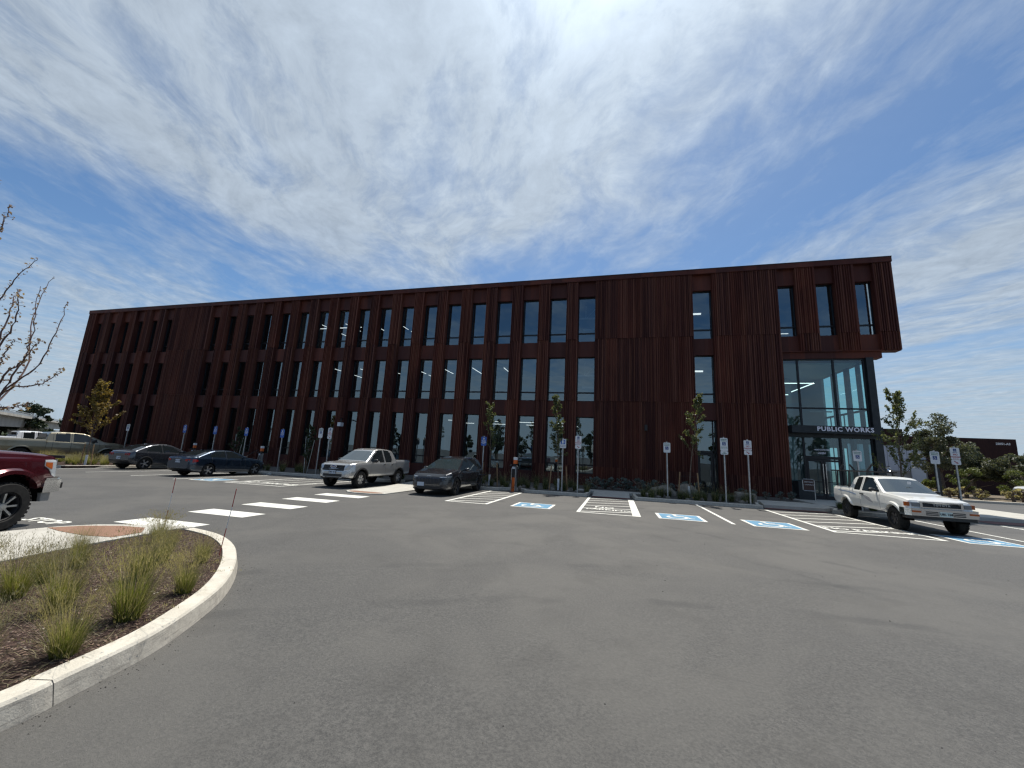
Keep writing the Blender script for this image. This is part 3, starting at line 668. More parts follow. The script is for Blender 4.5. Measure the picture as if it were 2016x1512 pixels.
text_mb('22051-A3', .34, .01, lambda x, y, z: (44.4+x, YB-.03-z, 5.85+y), bold=.012).obj('sign_lettering', M_WSIGN, F)
# overpass far left
P = empty('overpass', (0, 0, 0)); tag(P, 'long pale concrete overpass with dark railings beyond the parked pickups at the far left', 'overpass')
def along(t): return Vector((-80-106*t, 31+60*t, 0))
dv = Vector((-106, 60, 0)).normalized(); nv = Vector((-dv.y, dv.x, 0))
def span(t0, t1, z0, z1, w0, w1):
    a, b = along(t0), along(t1); vs = [p+nv*w+Vector((0, 0, z)) for z in (z0, z1) for p in (a, b) for w in (w0, w1)]
    return vs, [(0, 1, 3, 2), (4, 6, 7, 5), (0, 2, 6, 4), (1, 5, 7, 3), (0, 4, 5, 1), (2, 3, 7, 6)]
M_OVER = mat('overpass concrete', (.33, .31, .27), .85, fn=vary([(.27, .25, .22), (.38, .36, .31)], .4))
MB().add(*span(-.3, 1.1, 1.7, 3.3, 0, 8)).obj('girder', M_OVER, P)
MB().add(*span(-.3, 1.1, 3.3, 3.65, -.9, 9)).obj('deck', M_OVER, P)
mb = MB(); mb.add(*span(-.3, 1.1, 4.1, 4.2, -.85, -.7)); mb.add(*span(-.3, 1.1, 3.65, 4.0, -.85, -.7))
mb.obj('railing', M_ALU, P)
for t in (-.12, .12, .36, .6, .84):
    p = along(t)+nv*4; MB().box((p.x-.8, p.y-2, -1.5), (p.x+.8, p.y+2, 1.7)).obj('pier', M_OVER, P)

# ------------------------------------------------------------------ vehicles
def interp(prof, x):
    if x <= prof[0][0]: return prof[0][1]
    for (a, p), (b, q) in zip(prof[:-1], prof[1:]):
        if x <= b: return p+(q-p)*(x-a)/(b-a) if b > a else q
    return prof[-1][1]
def carpaint(name, col, metal=.5, rough=.3, dirt=.05):
    def fn(t, b):
        p = ocoord(t); n = t.noise(p, 4, 5, .65); x, y, z = t.sep(p)
        low = t.mr(z, .85, .25); d = t.m('MULTIPLY', t.m('ADD', t.m('MULTIPLY', n, .4), t.m('MULTIPLY', low, .6)), dirt, clamp=True)
        t.put(b.inputs['Base Color'], t.mix(d, c4(col), (.16, .13, .10, 1))); t.put(b.inputs['Roughness'], t.m('ADD', rough, t.m('MULTIPLY', d, .9)))
    return mat(name, col, rough, metal, .5, .9, fn=fn)
class Car:
    def __init__(s, name, label, cat, L, wb, top, belt, bot, plan, tumble, R_arch, paint, group=None, bed=None, seats=None):
        s.L = L; s.wb = wb; s.top = top; s.belt = belt; s.bot = bot; s.plan = plan; s.tumble = tumble; s.Ra = R_arch; s.paint = paint; s.bed = bed
        s.x0, s.x1 = L; s.root = empty(name); tag(s.root, label, cat, group)
    def section(s, x):
        hw = interp(s.plan, x); zb = interp(s.bot, x); zt = interp(s.top, x); zl = min(interp(s.belt, x), zt-.015); H = zl-zb
        h = zt-zl; crown = min(.07, h*.55); zr = zt-crown; yr = hw-.055-s.tumble*(zr-zl)
        P = [(0, zb), (hw-.12, zb), (hw-.035, zb+.03), (hw-.008, zb+H*.22), (hw, zb+H*.5), (hw-.012, zb+H*.72), (hw-.03, zl-.03), (hw-.055, zl), (yr, zr), (yr-.06, zt-crown*.38), (yr*.55, zt-crown*.06), (0, zt)]
        return P
    N = [2, 1, 4, 5, 4, 3, 1, 7, 2, 4, 4]
    def ring(s, x):
        P = s.section(x); out = []; seg = []
        for k, n in enumerate(s.N):
            for i in range(n):
                t = i/n; out.append((P[k][0]+(P[k+1][0]-P[k][0])*t, P[k][1]+(P[k+1][1]-P[k][1])*t)); seg.append(k)
        out.append(P[-1]); return out, seg
    def side_y(s, x, z):
        P = s.section(x)
        for a, b in zip(P[1:-1], P[2:]):
            if a[1] <= z <= b[1] and b[1] > a[1]: return a[0]+(b[0]-a[0])*(z-a[1])/(b[1]-a[1])
        return P[4][0]
    def front_x(s, y, z, rear=False):
        n = 160; xs_ = [s.x0+(s.x1-s.x0)*i/400 for i in range(401)]
        if not rear: xs_ = xs_[::-1]
        y = abs(y)
        for x in xs_[:160]:
            if interp(s.plan, x)-.02 >= y and interp(s.bot, x) <= z <= interp(s.top, x)+.001: return x
        return xs_[159]
    def build(s, side_w, ws, rear, gaps=(), cladding=0., step=.035):
        xs_ = set(); x = s.x0
        n = int((s.x1-s.x0)/step)
        for i in range(n+1): xs_.add(round(s.x0+(s.x1-s.x0)*i/n, 4))
        for prof in (s.top, s.belt):
            for a, _ in prof:
                if s.x0 < a < s.x1: xs_.add(round(a, 4))
        gq = []
        for g in gaps: xs_ |= {round(g-.007, 4), round(g+.007, 4)}; gq.append(g)
        xs_ = sorted(xs_); xs2 = [xs_[0]]
        for a in xs_[1:]:
            if a-xs2[-1] > .004: xs2.append(a)
        xs_ = xs2
        rings = [s.ring(x) for x in xs_]; seg = rings[0][1]; m = len(rings[0][0])
        parts = {}
        def P(k): return parts.setdefault(k, MB())
        for sgn in (1, -1):
            for i in range(len(xs_)-1):
                ra, rb = rings[i][0], rings[i+1][0]; xa, xb = xs_[i], xs_[i+1]; xm = (xa+xb)/2
                isgap = any(abs(xm-g) < .0075 for g in gq)
                for j in range(m-1):
                    q = [(xa, ra[j]), (xb, rb[j]), (xb, rb[j+1]), (xa, ra[j+1])]
                    zc = sum(p[1][1] for p in q)/4; yc = sum(p[1][0] for p in q)/4; k = seg[j]
                    if k <= 6:
                        d = min(math.hypot(xm, zc-s.wz), math.hypot(xm-s.wb, zc-s.wz))
                        if d < s.Ra and (k > 0): continue
                        if k == 0 and min(abs(xm), abs(xm-s.wb)) < s.Ra: continue
                    key = 'body'; mi = 0
                    if k <= 1: mi = 1
                    elif k <= 6:
                        if isgap and zc > interp(s.bot, xm)+.08: mi = 1
                        elif zc < interp(s.bot, xm)+cladding: mi = 1
                    if k in (7, 8) or (k == 6):
                        for w, poly in enumerate(side_w):
                            if inpoly(xm, zc, poly) and k == 7: key = 'side_window.%d.%d' % (w, sgn)
                        if key == 'body' and isgap and k == 7 and zc < s.top_at(xm)-.05: mi = 1
                    if k >= 8 and key == 'body':
                        yr = rings[i][0][m-1-4-4-2][0]
                        if ws and ws[0] < xm < ws[1] and yc < yr-.055: key = 'windshield'
                        if rear and rear[0] < xm < rear[1] and yc < yr-.07: key = 'rear_window'
                        if s.bed and s.bed[0] < xm < s.bed[1] and yc < interp(s.plan, xm)-.14: continue
                    vs = [(a, sgn*p[0], p[1]) for a, p in q]
                    if sgn < 0: vs = vs[::-1]
                    P(key).add(vs, [(0, 1, 2, 3)], mi)
        for idx, x in ((0, xs_[0]), (-1, xs_[-1])):
            r = rings[idx][0]; vs = [(x, p[0], p[1]) for p in r]+[(x, -p[0], p[1]) for p in r[::-1]]
            f = tuple(range(len(vs))); P('body').add(vs, [f if idx else f[::-1]])
        for k, mb in parts.items():
            nm = k.split('.')[0]; mm = {'body': [s.paint, M_BLACK], 'windshield': M_WSHLD}.get(nm, M_CGLASS)
            me = mb.mesh(nm, mm); bmw(me)
            o = bpy.data.objects.new(nm, me); COL.objects.link(o); o.parent = s.root
            if nm == 'body': s.body = o
        # dark inner shell and wheel wells
        hw = interp(s.plan, s.wb/2); iv = MB()
        iv.box((s.x0+.25, -hw+.27, interp(s.bot, 0)+.02), (s.x1-.25, hw-.27, min(interp(s.belt, s.wb/2), interp(s.belt, s.x1-.4))-.06))
        for ax in (0, s.wb): iv.box((ax-s.Ra-.03, -hw+.14, s.wz-.12), (ax+s.Ra+.03, hw-.14, s.wz+s.Ra+.03)) if False else None
        for ax in (0, s.wb):
            for sg in (1, -1):
                pts = [(s.Ra*1.02*math.cos(t), s.Ra*1.02*math.sin(t)) for t in [PI*i/12 for i in range(13)]]
                ya, yb = sg*(hw-.30), sg*(hw-.035)
                vs = [(ax+a, ya, s.wz+c) for a, c in pts]+[(ax+a, yb, s.wz+c) for a, c in pts]
                iv.add(vs, [(i, i+1, 14+i, 13+i) for i in range(12)])
        iv.obj('underbody', M_VOID, s.root)
    def top_at(s, x): return interp(s.top, x)
    def patch(s, kind, ent, off, name, m, parent=None, thick=.0, both=False):
        mb = MB()
        for sg in ((1, -1) if both else (1,)):
            rows = []
            for e in ent:
                a, z0, z1 = e; nz = max(2, int(abs(z1-z0)/.05)+1); row = []
                for i in range(nz+1):
                    z = z0+(z1-z0)*i/nz
                    if kind == 'side': p = (a, (s.side_y(a, z)+off), z)
                    elif kind == 'front': p = (s.front_x(a, z)+off, a, z)
                    else: p = (s.front_x(a, z, True)-off, a, z)
                    row.append(p)
                rows.append(row)
            nz = max(len(r) for r in rows)
            rr = []
            for e, r in zip(ent, rows):
                rr.append([r[min(int(round(i*(len(r)-1)/(nz-1))), len(r)-1)] for i in range(nz)])
            vs = [p for r in rr for p in r]
            if sg < 0: vs = [(p[0], -p[1], p[2]) for p in vs]
            fs = [(i*nz+j, (i+1)*nz+j, (i+1)*nz+j+1, i*nz+j+1) for i in range(len(rr)-1) for j in range(nz-1)]
            # rim so that the piece has thickness
            c = {'side': (0, -(off+.01), 0), 'front': (-(off+.01), 0, 0), 'rear': (off+.01, 0, 0)}[kind]
            cc = (c[0], c[1]*sg, c[2]); n = len(vs); back = [(p[0]+cc[0], p[1]+cc[1], p[2]) for p in vs]
            edge = [i*nz for i in range(len(rr))]+[(len(rr)-1)*nz+j for j in range(1, nz)]+[i*nz+nz-1 for i in range(len(rr)-2, -1, -1)]+[j for j in range(nz-2, 0, -1)]
            fs += [(edge[i], edge[(i+1) % len(edge)], n+edge[(i+1) % len(edge)], n+edge[i]) for i in range(len(edge))]
            mb.add(vs+back, fs)
            if both and False: pass
        if both:
            half = len(mb.v)//2; outs = []
            for sg in (0, 1):
                q = MB(); q.v = mb.v[sg*half:(sg+1)*half]; q.f = [tuple(i-sg*half for i in f) for f in mb.f if sg*half <= f[0] < (sg+1)*half]; q.mi = [0]*len(q.f)
                outs.append(q.obj(name, m, parent or s.root))
            return outs
        return mb.obj(name, m, parent or s.root)
    def wheels(s, r, w, rim, nsp, rimr=.66, style='spoke', rimback=None, tread=False, inset=.02, dbl=False):
        hw = interp(s.plan, s.wb/2)
        Rt = Matrix.Rotation(-PI/2, 4, 'X')
        ty = MB(); k = r*rimr
        ty.lathe([(k, -w*.42), (k+.01, -w*.5), (r*.93, -w*.5), (r*.985, -w*.42), (r, -w*.3), (r, w*.3), (r*.985, w*.42), (r*.93, w*.5), (k+.01, w*.5), (k, w*.42)], 36, Rt, cap=False)
        if tread:
            for i in range(36):
                t = 2*PI*i/36
                for h0 in (-w*.46, w*.2):
                    q = Matrix.Rotation(t, 4, 'Y') @ Matrix.Translation((r-.012, 0, 0)); ty.box((0, h0, -.022), (.022, h0+w*.26, .022), M=q)
        tym = ty.mesh('tyre', M_TYRE, True, 35)
        rm = MB(); rm.lathe([(k, -w*.42), (k, w*.40), (k-.02, w*.42), (k-.028, w*.36), (k-.035, -w*.1), (0, -w*.1)], 32, Rt, cap=False)
        sp = MB(); y1 = w*.34
        for i in range(nsp):
            t = 2*PI*i/nsp
            for dt in ((-.11, .11) if dbl else (0,)):
                q = Matrix.Rotation(t+dt, 4, 'Y'); hw2 = {'spoke': .035, 'thin': .016}.get(style, .06)*(r/.36)*(.55 if dbl else 1)
                vs = [(.04, y1+.0, -hw2*.7), (.04, y1, hw2*.7), (k-.02, y1+.01, hw2), (k-.02, y1+.01, -hw2), (.04, y1-.05, -hw2*.7), (.04, y1-.05, hw2*.7), (k-.02, y1-.06, hw2), (k-.02, y1-.06, -hw2)]
                sp.add([tuple(q @ Vector(p)) for p in vs], [(0, 1, 2, 3), (4, 7, 6, 5), (0, 4, 5, 1), (1, 5, 6, 2), (2, 6, 7, 3), (3, 7, 4, 0)])
        sp.lathe([(.075, y1-.03), (.07, y1+.012), (.03, y1+.02), (0, y1+.02)], 16, Rt)
        rb = rm.mesh('rim', rimback or M_DALLOY, True, 35); spm = sp.mesh('spokes', rim)
        for ax in (0, s.wb):
            for sg in (1, -1):
                wheel = empty('wheel', (ax, sg*(hw-w/2-inset), r), 0 if sg > 0 else PI); wheel.parent = s.root
                for nm, me in (('tyre', tym), ('rim', rb), ('spokes', spm)):
                    o = bpy.data.objects.new(nm, me); COL.objects.link(o); o.parent = wheel
    def arch(s, w, off, m, name='wheel_arch', r=None):
        for ax in (0, s.wb):
            for sg in (1, -1):
                mb = MB(); vs = []; R0 = (r or s.Ra); n = 22
                for i in range(n+1):
                    t = PI*(-.04+1.08*i/n)
                    for rr, of in ((R0-.012, -.10), (R0-.012, off), (R0+w*.6, off), (R0+w, .003)):
                        x = ax+rr*math.cos(t); z = s.wz+rr*math.sin(t); z = max(z, interp(s.bot, min(max(x, s.x0+.02), s.x1-.02))+.01)
                        xc = min(max(x, s.x0+.02), s.x1-.02); vs.append((xc, sg*(s.side_y(xc, z)+of), z))
                fs = [(i*4+j, i*4+j+1, (i+1)*4+j+1, (i+1)*4+j) for i in range(n) for j in range(3)]
                mb.add(vs, fs if sg > 0 else [f[::-1] for f in fs]).obj(name, m, s.root, smooth=True, ang=40)
    def mirror(s, x, z, m, w=.20, h=.15, d=.12, out=.16):
        for sg in (1, -1):
            y = s.side_y(x, z); mb = MB()
            prof = []
            for i in range(8):
                for jj in range(10):
                    pass
            mb.box((x-.02, y-.05, z+.01), (x+.04, y+out*.5, z+.05))
            pts = []
            for a in range(7):
                u_ = a/6; rr = math.sin(PI*(.12+.76*u_))**.5
                for b in range(10):
                    t = 2*PI*b/10; pts.append((x+.01+d*.5*rr*(math.cos(t)), y+out*.35+w*u_, z+h*.55+h*.5*rr*math.sin(t)))
            fs = [(a*10+b, a*10+(b+1) % 10, (a+1)*10+(b+1) % 10, (a+1)*10+b) for a in range(6) for b in range(10)]+[tuple(range(9, -1, -1)), tuple(range(60, 70))]
            mb.add(pts, fs)
            if sg < 0: mb.v = [(p[0], -p[1], p[2]) for p in mb.v]; mb.f = [f[::-1] for f in mb.f]
            mb.obj('mirror', m, s.root, smooth=True, ang=50)
    def handle(s, x, z, m):
        for sg in (1, -1):
            y = s.side_y(x, z); mb = MB().box((x-.10, min(sg*(y-.01), sg*(y+.035)), z-.018), (x+.10, max(sg*(y-.01), sg*(y+.035)), z+.018)); mb.obj('door_handle', m, s.root)
    def plate(s, rear, z, y=0, txt='', col=None, off=.02):
        x = s.front_x(y, z, rear); sg = -1 if rear else 1
        mb = MB().box((min(x, x+sg*off)-.004, y-.155, z-.078), (max(x, x+sg*off)+.004, y+.155, z+.078)); p = mb.obj('licence_plate', col or M_PLATE, s.root)
        if txt: text_mb(txt, .10, .001, lambda a, b, c: (x+sg*(off+.007), y+sg*a, z+b), bold=.002).obj('lettering', M_INK, p)
    def emblem(s, txt, x, y, z, size, m, rear=False, bold=.004, spacing=1., depth=.004, name='lettering'):
        sg = -1 if rear else 1
        return text_mb(txt, size, depth, lambda a, b, c: (x+sg*(.01+c), y+sg*a, z+b), bold=bold, spacing=spacing).obj(name, m, s.root)
    def place(s, x, y, heading, scale=1.):
        # settle on the sloping lot
        h = R(heading); f = Vector((math.cos(h), math.sin(h), 0)); n = Vector((-.011, .00978, 1)).normalized()
        f = (f-n*f.dot(n)).normalized(); l = n.cross(f); Mx = Matrix((f*scale, l*scale, n*scale)).transposed().to_4x4(); Mx.translation = Vector((x, y, G(x, y)))
        s.root.matrix_world = Mx
def inpoly(x, y, poly):
    c = False; n = len(poly)
    for i in range(n):
        x1, y1 = poly[i]; x2, y2 = poly[(i+1) % n]
        if (y1 > y) != (y2 > y) and x < (x2-x1)*(y-y1)/(y2-y1)+x1: c = not c
    return c
def bmw(me, ang=38):
    import bmesh
    bm = bmesh.new(); bm.from_mesh(me); bmesh.ops.remove_doubles(bm, verts=bm.verts, dist=.0005); bm.to_mesh(me); bm.free()
    me.polygons.foreach_set('use_smooth', [True]*len(me.polygons)); me.set_sharp_from_angle(angle=R(ang))
def inner_bed(c, x0, x1, hw, zf, zt, m):
    mb = MB()
    mb.add([(x0, -hw, zf), (x1, -hw, zf), (x1, hw, zf), (x0, hw, zf)], [(0, 1, 2, 3)])
    for sg in (1, -1): mb.add([(x0, sg*hw, zf), (x1, sg*hw, zf), (x1, sg*hw, zt), (x0, sg*hw, zt)], [(0, 1, 2, 3)])
    for x in (x0, x1): mb.add([(x, -hw, zf), (x, hw, zf), (x, hw, zt), (x, -hw, zt)], [(0, 1, 2, 3)])
    mb.obj('cargo_bed', m, c.root)

# --- silver crew cab pickup
pt = carpaint('silver paint', (.50, .50, .49), .6, .26, .03)
c = Car('pickup_truck', 'silver crew cab pickup with a blue oval badge, parked nose out beside the grey SUV', 'pickup truck', (-1.22, 4.15), 3.27,
  [(-1.22, 1.30), (-1.15, 1.34), (.30, 1.34), (.42, 1.70), (.50, 1.82), (.80, 1.87), (1.3, 1.89), (1.75, 1.87), (2.02, 1.80), (2.90, 1.24), (3.05, 1.21), (3.6, 1.18), (3.95, 1.12), (4.05, 1.05), (4.12, .88), (4.15, .74)],
  [(-1.22, 1.27), (.3, 1.27), (.42, 1.20), (2.3, 1.17), (2.9, 1.15), (3.6, 1.10), (3.95, 1.02), (4.15, .70)],
  [(-1.22, .62), (-1.0, .52), (-.5, .50), (3.7, .46), (3.9, .42), (4.15, .46)],
  [(-1.22, .86), (-1.12, .92), (0, .94), (3.2, .95), (3.75, .93), (3.98, .84), (4.08, .72), (4.15, .56)], .42, .49, pt, bed=(-1.12, .28))
c.wz = .39
c.build([[(2.62, 1.24), (2.02, 1.68), (1.80, 1.76), (1.42, 1.79), (1.42, 1.22), (2.55, 1.22)], [(1.30, 1.79), (1.30, 1.22), (.66, 1.24), (.72, 1.70), (.85, 1.78)]], (2.10, 2.86), None, gaps=(2.62, 1.36, .62, .33), cladding=.05)
inner_bed(c, -1.1, .27, .80, .85, 1.33, M_BLACK)
MB().box((.335, -.62, 1.38), (.345, .62, 1.74)).obj('rear_window', M_CGLASS, c.root)
c.wheels(.39, .27, M_ALLOY, 6, .62, 'wide'); c.arch(.075, .028, M_BLACK)
ys = [-.56+.08*i for i in range(15)]
c.patch('front', [(y, .78+.02*abs(y), 1.04) for y in ys], .012, 'grille', M_BLACK)
g = MB()
for z in (.84, .93, 1.0): g.box((4.09, -.52, z-.012), (4.145, .52, z+.012)) if z < .9 else g.box((4.07, -.52, z-.014), (4.125, .52, z+.014))
g.obj('grille_bar', M_DALLOY, c.root)
for sg in (1, -1):
    c.patch('front', [(sg*y, a, b) for y, a, b in ((.58, .86, 1.05), (.66, .84, 1.06), (.74, .84, 1.06), (.80, .84, 1.05), (.86, .86, 1.03))], .012, 'headlight', M_LAMP)
    c.patch('front', [(sg*y, .80, .84) for y in (.60, .70, .80, .86)], .016, 'daytime_lamp', M_WSIGN)
    c.patch('front', [(sg*y, .54, .64) for y in (.62, .72, .80)], .012, 'fog_lamp', M_BLACK)
    c.patch('side', [(-1.16, .92, 1.22), (-1.05, .92, 1.22)], .008, 'taillight', M_REDL, both=False) if sg > 0 else None
c.patch('front', [(y, .52, .64) for y in (-.50, -.25, 0, .25, .50)], .012, 'lower_grille', M_BLACK)
c.patch('front', [(y, .43, .50) for y in (-.62, -.3, 0, .3, .62)], .014, 'skid_plate', M_BLACK)
ov = MB().lathe([(0, .03), (.15, .02), (.16, 0)], 20, Matrix.Translation((4.12, 0, .965)) @ Matrix.Rotation(PI/2, 4, 'Y') @ Matrix.Scale(.45, 4, (1, 0, 0))); ob = ov.obj('badge', mat('blue badge', (.02, .05, .22), .3), c.root, smooth=True)
ov = MB().lathe([(.15, .02), (.17, .028), (.175, .0)], 20, Matrix.Translation((4.121, 0, .965)) @ Matrix.Rotation(PI/2, 4, 'Y') @ Matrix.Scale(.45, 4, (1, 0, 0))); ov.obj('badge_ring', M_CHROME, c.root, smooth=True)
c.emblem('Ford', 4.145, 0, .965, .10, M_CHROME)
c.plate(False, .72, 0, 'KMV 415', off=.03); c.mirror(2.42, 1.17, M_BLACK, .22, .18); c.handle(1.50, 1.08, M_CHROME); c.handle(.78, 1.08, M_CHROME)
MB().tube([(1.0, .4, 1.88), (.9, .4, 2.05)], .01).obj('antenna', M_BLACK, c.root)
c.place(-12.62, 19.6, -90.3, 1.0)

# --- grey electric SUV
pt = carpaint('dark grey paint', (.030, .032, .038), .5, .22, .05)
c = Car('suv', 'dark grey SUV charging beside the white hatched aisle, nose to the road', 'SUV', (-.95, 3.80), 2.9,
  [(-.95, .98), (-.88, 1.12), (-.72, 1.36), (-.60, 1.56), (-.3, 1.64), (.4, 1.68), (1.0, 1.66), (1.45, 1.60), (1.75, 1.50), (2.62, 1.10), (2.8, 1.07), (3.3, .99), (3.6, .90), (3.74, .80), (3.80, .66)],
  [(-.95, .94), (-.6, 1.06), (0, 1.02), (1.2, .98), (2.2, .98), (2.8, .98), (3.3, .92), (3.62, .84), (3.80, .62)],
  [(-.95, .50), (-.75, .34), (-.3, .27), (3.4, .25), (3.6, .22), (3.80, .28)],
  [(-.95, .72), (-.85, .84), (-.6, .92), (0, .965), (2.8, .96), (3.3, .92), (3.6, .82), (3.74, .70), (3.80, .54)], .50, .42, pt)
c.wz = .375
c.build([[(2.35, 1.06), (1.85, 1.36), (1.45, 1.52), (1.02, 1.57), (1.02, 1.03), (2.3, 1.03)], [(.93, 1.57), (.93, 1.03), (.12, 1.06), (.05, 1.35), (.10, 1.54), (.4, 1.57)], [(-.03, 1.54), (.03, 1.10), (-.46, 1.18), (-.42, 1.46)]], (1.62, 2.60), (-.86, -.54), gaps=(2.42, .97, .10), cladding=.06)
c.wheels(.375, .25, M_DALLOY, 5, .72, 'spoke', dbl=True); c.arch(.055, .02, pt)
ys = [-.62+.124*i for i in range(11)]
c.patch('front', [(y, .46+.12*abs(y)/.62, .74-.03*abs(y)) for y in ys], .010, 'grille', mat('grille mesh', (.020, .022, .030), .35))
for k in range(-4, 5): MB().box((c.front_x(k*.13, .62)-.01, k*.13-.022, .50), (c.front_x(k*.13, .62)+.022, k*.13+.022, .71)).obj('grille_bar', M_DALLOY, c.root)
c.patch('front', [(y, .27, .38) for y in (-.55, -.3, 0, .3, .55)], .01, 'lower_grille', M_BLACK)
for sg in (1, -1):
    c.patch('front', [(sg*y, a, b) for y, a, b in ((.50, .765, .79), (.62, .76, .80), (.74, .765, .81), (.82, .78, .82), (.88, .79, .82))], .012, 'headlight', M_LAMP)
    c.patch('front', [(sg*y, a, b) for y, a, b in ((.66, .56, .68), (.76, .52, .68), (.84, .50, .66), (.89, .50, .62))], .010, 'air_intake', M_BLACK)
    rg = MB()
rings = MB()
for k in range(4):
    rings.lathe([(.030, -.004), (.036, .004), (.030, .010), (.026, .004)], 14, Matrix.Translation((c.front_x(0, .79)+.012, -.075+.05*k, .79)) @ Matrix.Rotation(PI/2, 4, 'Y'), close=True)
rings.obj('badge', M_CHROME, c.root)
c.plate(False, .47, -.33, '', off=.025); c.plate(True, .62, 0, '')
c.mirror(2.05, 1.02, pt, .19, .14); c.handle(1.15, .86, pt); c.handle(.25, .88, pt)
c.patch('side', [(1.9, .42, .46), (1.2, .44, .50), (.5, .46, .54)], .008, 'door_trim', M_DALLOY, both=True)
c.patch('rear', [(y, .86, .92) for y in (-.6, -.3, 0, .3, .6)], .01, 'taillight', M_REDL)
MB().box((-.42, .93, .80), (-.14, 1.22, .83)).obj('charging_flap', pt, c.root)
c.place(-7.72, 19.1, -89.8, 1.0)

# --- dark blue sedan
pt = carpaint('dark blue paint', (.014, .030, .055), .55, .22, .06)
c = Car('sedan', 'dark blue four door sedan parked nose in with its charging cable plugged in', 'sedan', (-1.0, 3.76), 2.87,
  [(-1.0, .92), (-.95, 1.02), (-.85, 1.055), (-.55, 1.085), (.02, 1.32), (.35, 1.405), (.9, 1.435), (1.3, 1.42), (1.6, 1.36), (2.42, 1.03), (2.6, 1.0), (3.2, .93), (3.5, .84), (3.68, .72), (3.76, .60)],
  [(-1.0, .88), (-.8, .98), (0, .98), (1.2, .95), (2.2, .92), (2.6, .91), (3.2, .85), (3.5, .78), (3.76, .56)],
  [(-1.0, .42), (-.85, .30), (-.4, .22), (3.3, .20), (3.6, .22), (3.76, .30)],
  [(-1.0, .70), (-.94, .80), (-.7, .88), (0, .92), (2.7, .92), (3.2, .88), (3.5, .78), (3.66, .66), (3.76, .46)], .50, .375, pt)
c.wz = .34
c.build([[(2.05, .98), (1.62, 1.24), (1.35, 1.33), (1.0, 1.36), (1.0, .98)], [(.92, 1.36), (.92, .99), (.05, 1.03), (.02, 1.10), (.35, 1.29), (.6, 1.35)]], (1.62, 2.38), (-.48, .22), gaps=(2.12, .96, .12))
c.wheels(.34, .235, M_ALLOY, 5, .72, 'spoke', dbl=True)
for sg in (1, -1):
    c.patch('rear', [(sg*y, a, b) for y, a, b in ((.50, .82, .90), (.62, .80, .92), (.74, .74, .92), (.82, .70, .90))], .012, 'taillight', M_REDL)
    c.patch('front', [(sg*y, .64, .72) for y in (.45, .55, .65, .70)], .01, 'headlight', M_LAMP)
c.patch('side', [(-.86, .74, .92), (-.72, .76, .91), (-.62, .80, .88)], .009, 'taillight', M_REDL, both=True)
c.patch('rear', [(y, .28, .40) for y in (-.6, -.3, 0, .3, .6)], .012, 'rear_diffuser', M_BLACK)
c.plate(True, .80, 0, 'VHT 208', off=.015); c.emblem('VOLVO', c.x0+.005, 0, .945, .062, M_CHROME, True, .002, 2.4)
c.mirror(1.95, .97, pt, .18, .13); c.handle(1.12, .84, pt); c.handle(.22, .86, pt)
c.patch('side', [(.45, .25, .275), (1.4, .24, .265), (2.45, .24, .265)], .012, 'door_trim', M_ALU, both=True)
MB().box((.1, -.03, 1.37), (.22, .03, 1.43)).obj('antenna', pt, c.root)
c.place(-22.2, 16.35, 91, 1.0)

# --- grey fastback crossover
pt = carpaint('graphite grey paint', (.060, .066, .078), .6, .22, .02)
c = Car('crossover', 'graphite grey fastback crossover with triple bar taillights parked behind the blue sedan', 'car', (-.86, 3.84), 2.98,
  [(-.86, .96), (-.80, 1.06), (-.70, 1.12), (-.55, 1.17), (.0, 1.42), (.35, 1.53), (.8, 1.60), (1.3, 1.61), (1.65, 1.54), (2.5, 1.16), (2.7, 1.12), (3.3, 1.02), (3.6, .90), (3.76, .76), (3.84, .62)],
  [(-.86, .92), (-.6, 1.08), (0, 1.06), (1.2, 1.02), (2.3, 1.0), (2.7, 1.0), (3.3, .93), (3.6, .82), (3.84, .58)],
  [(-.86, .52), (-.75, .36), (-.3, .26), (3.4, .24), (3.84, .32)],
  [(-.86, .76), (-.80, .84), (-.6, .91), (0, .945), (2.8, .94), (3.3, .90), (3.6, .80), (3.76, .66), (3.84, .48)], .50, .40, pt)
c.wz = .36
c.build([[(2.15, 1.06), (1.7, 1.36), (1.35, 1.47), (1.0, 1.52), (1.0, 1.06)], [(.92, 1.52), (.92, 1.06), (.0, 1.12), (.02, 1.20), (.35, 1.42), (.6, 1.5)]], (1.66, 2.48), (-.50, .30), gaps=(2.2, .96, .1))
# black roof panel
c.wheels(.365, .235, M_ALLOY, 5, .72, 'spoke', dbl=True); c.arch(.05, .012, M_BLACK)
for sg in (1, -1):
    for k in range(3):
        y0 = .46+.13*k; c.patch('rear', [(sg*y0, .84, .98), (sg*(y0+.035), .85, .99), (sg*(y0+.06), .86, .99)], .014, 'taillight', M_REDL)
c.patch('rear', [(y, .38, .56) for y in (-.7, -.4, 0, .4, .7)], .012, 'rear_bumper', M_BLACK)
c.plate(True, .70, 0, 'YC 881', off=.015); c.mirror(2.05, 1.05, pt, .18, .13)
MB().box((.4, -.03, 1.51), (.52, .03, 1.60)).obj('antenna', M_ALU, c.root)
c.place(-29.3, 17.7, 94, 1.0)

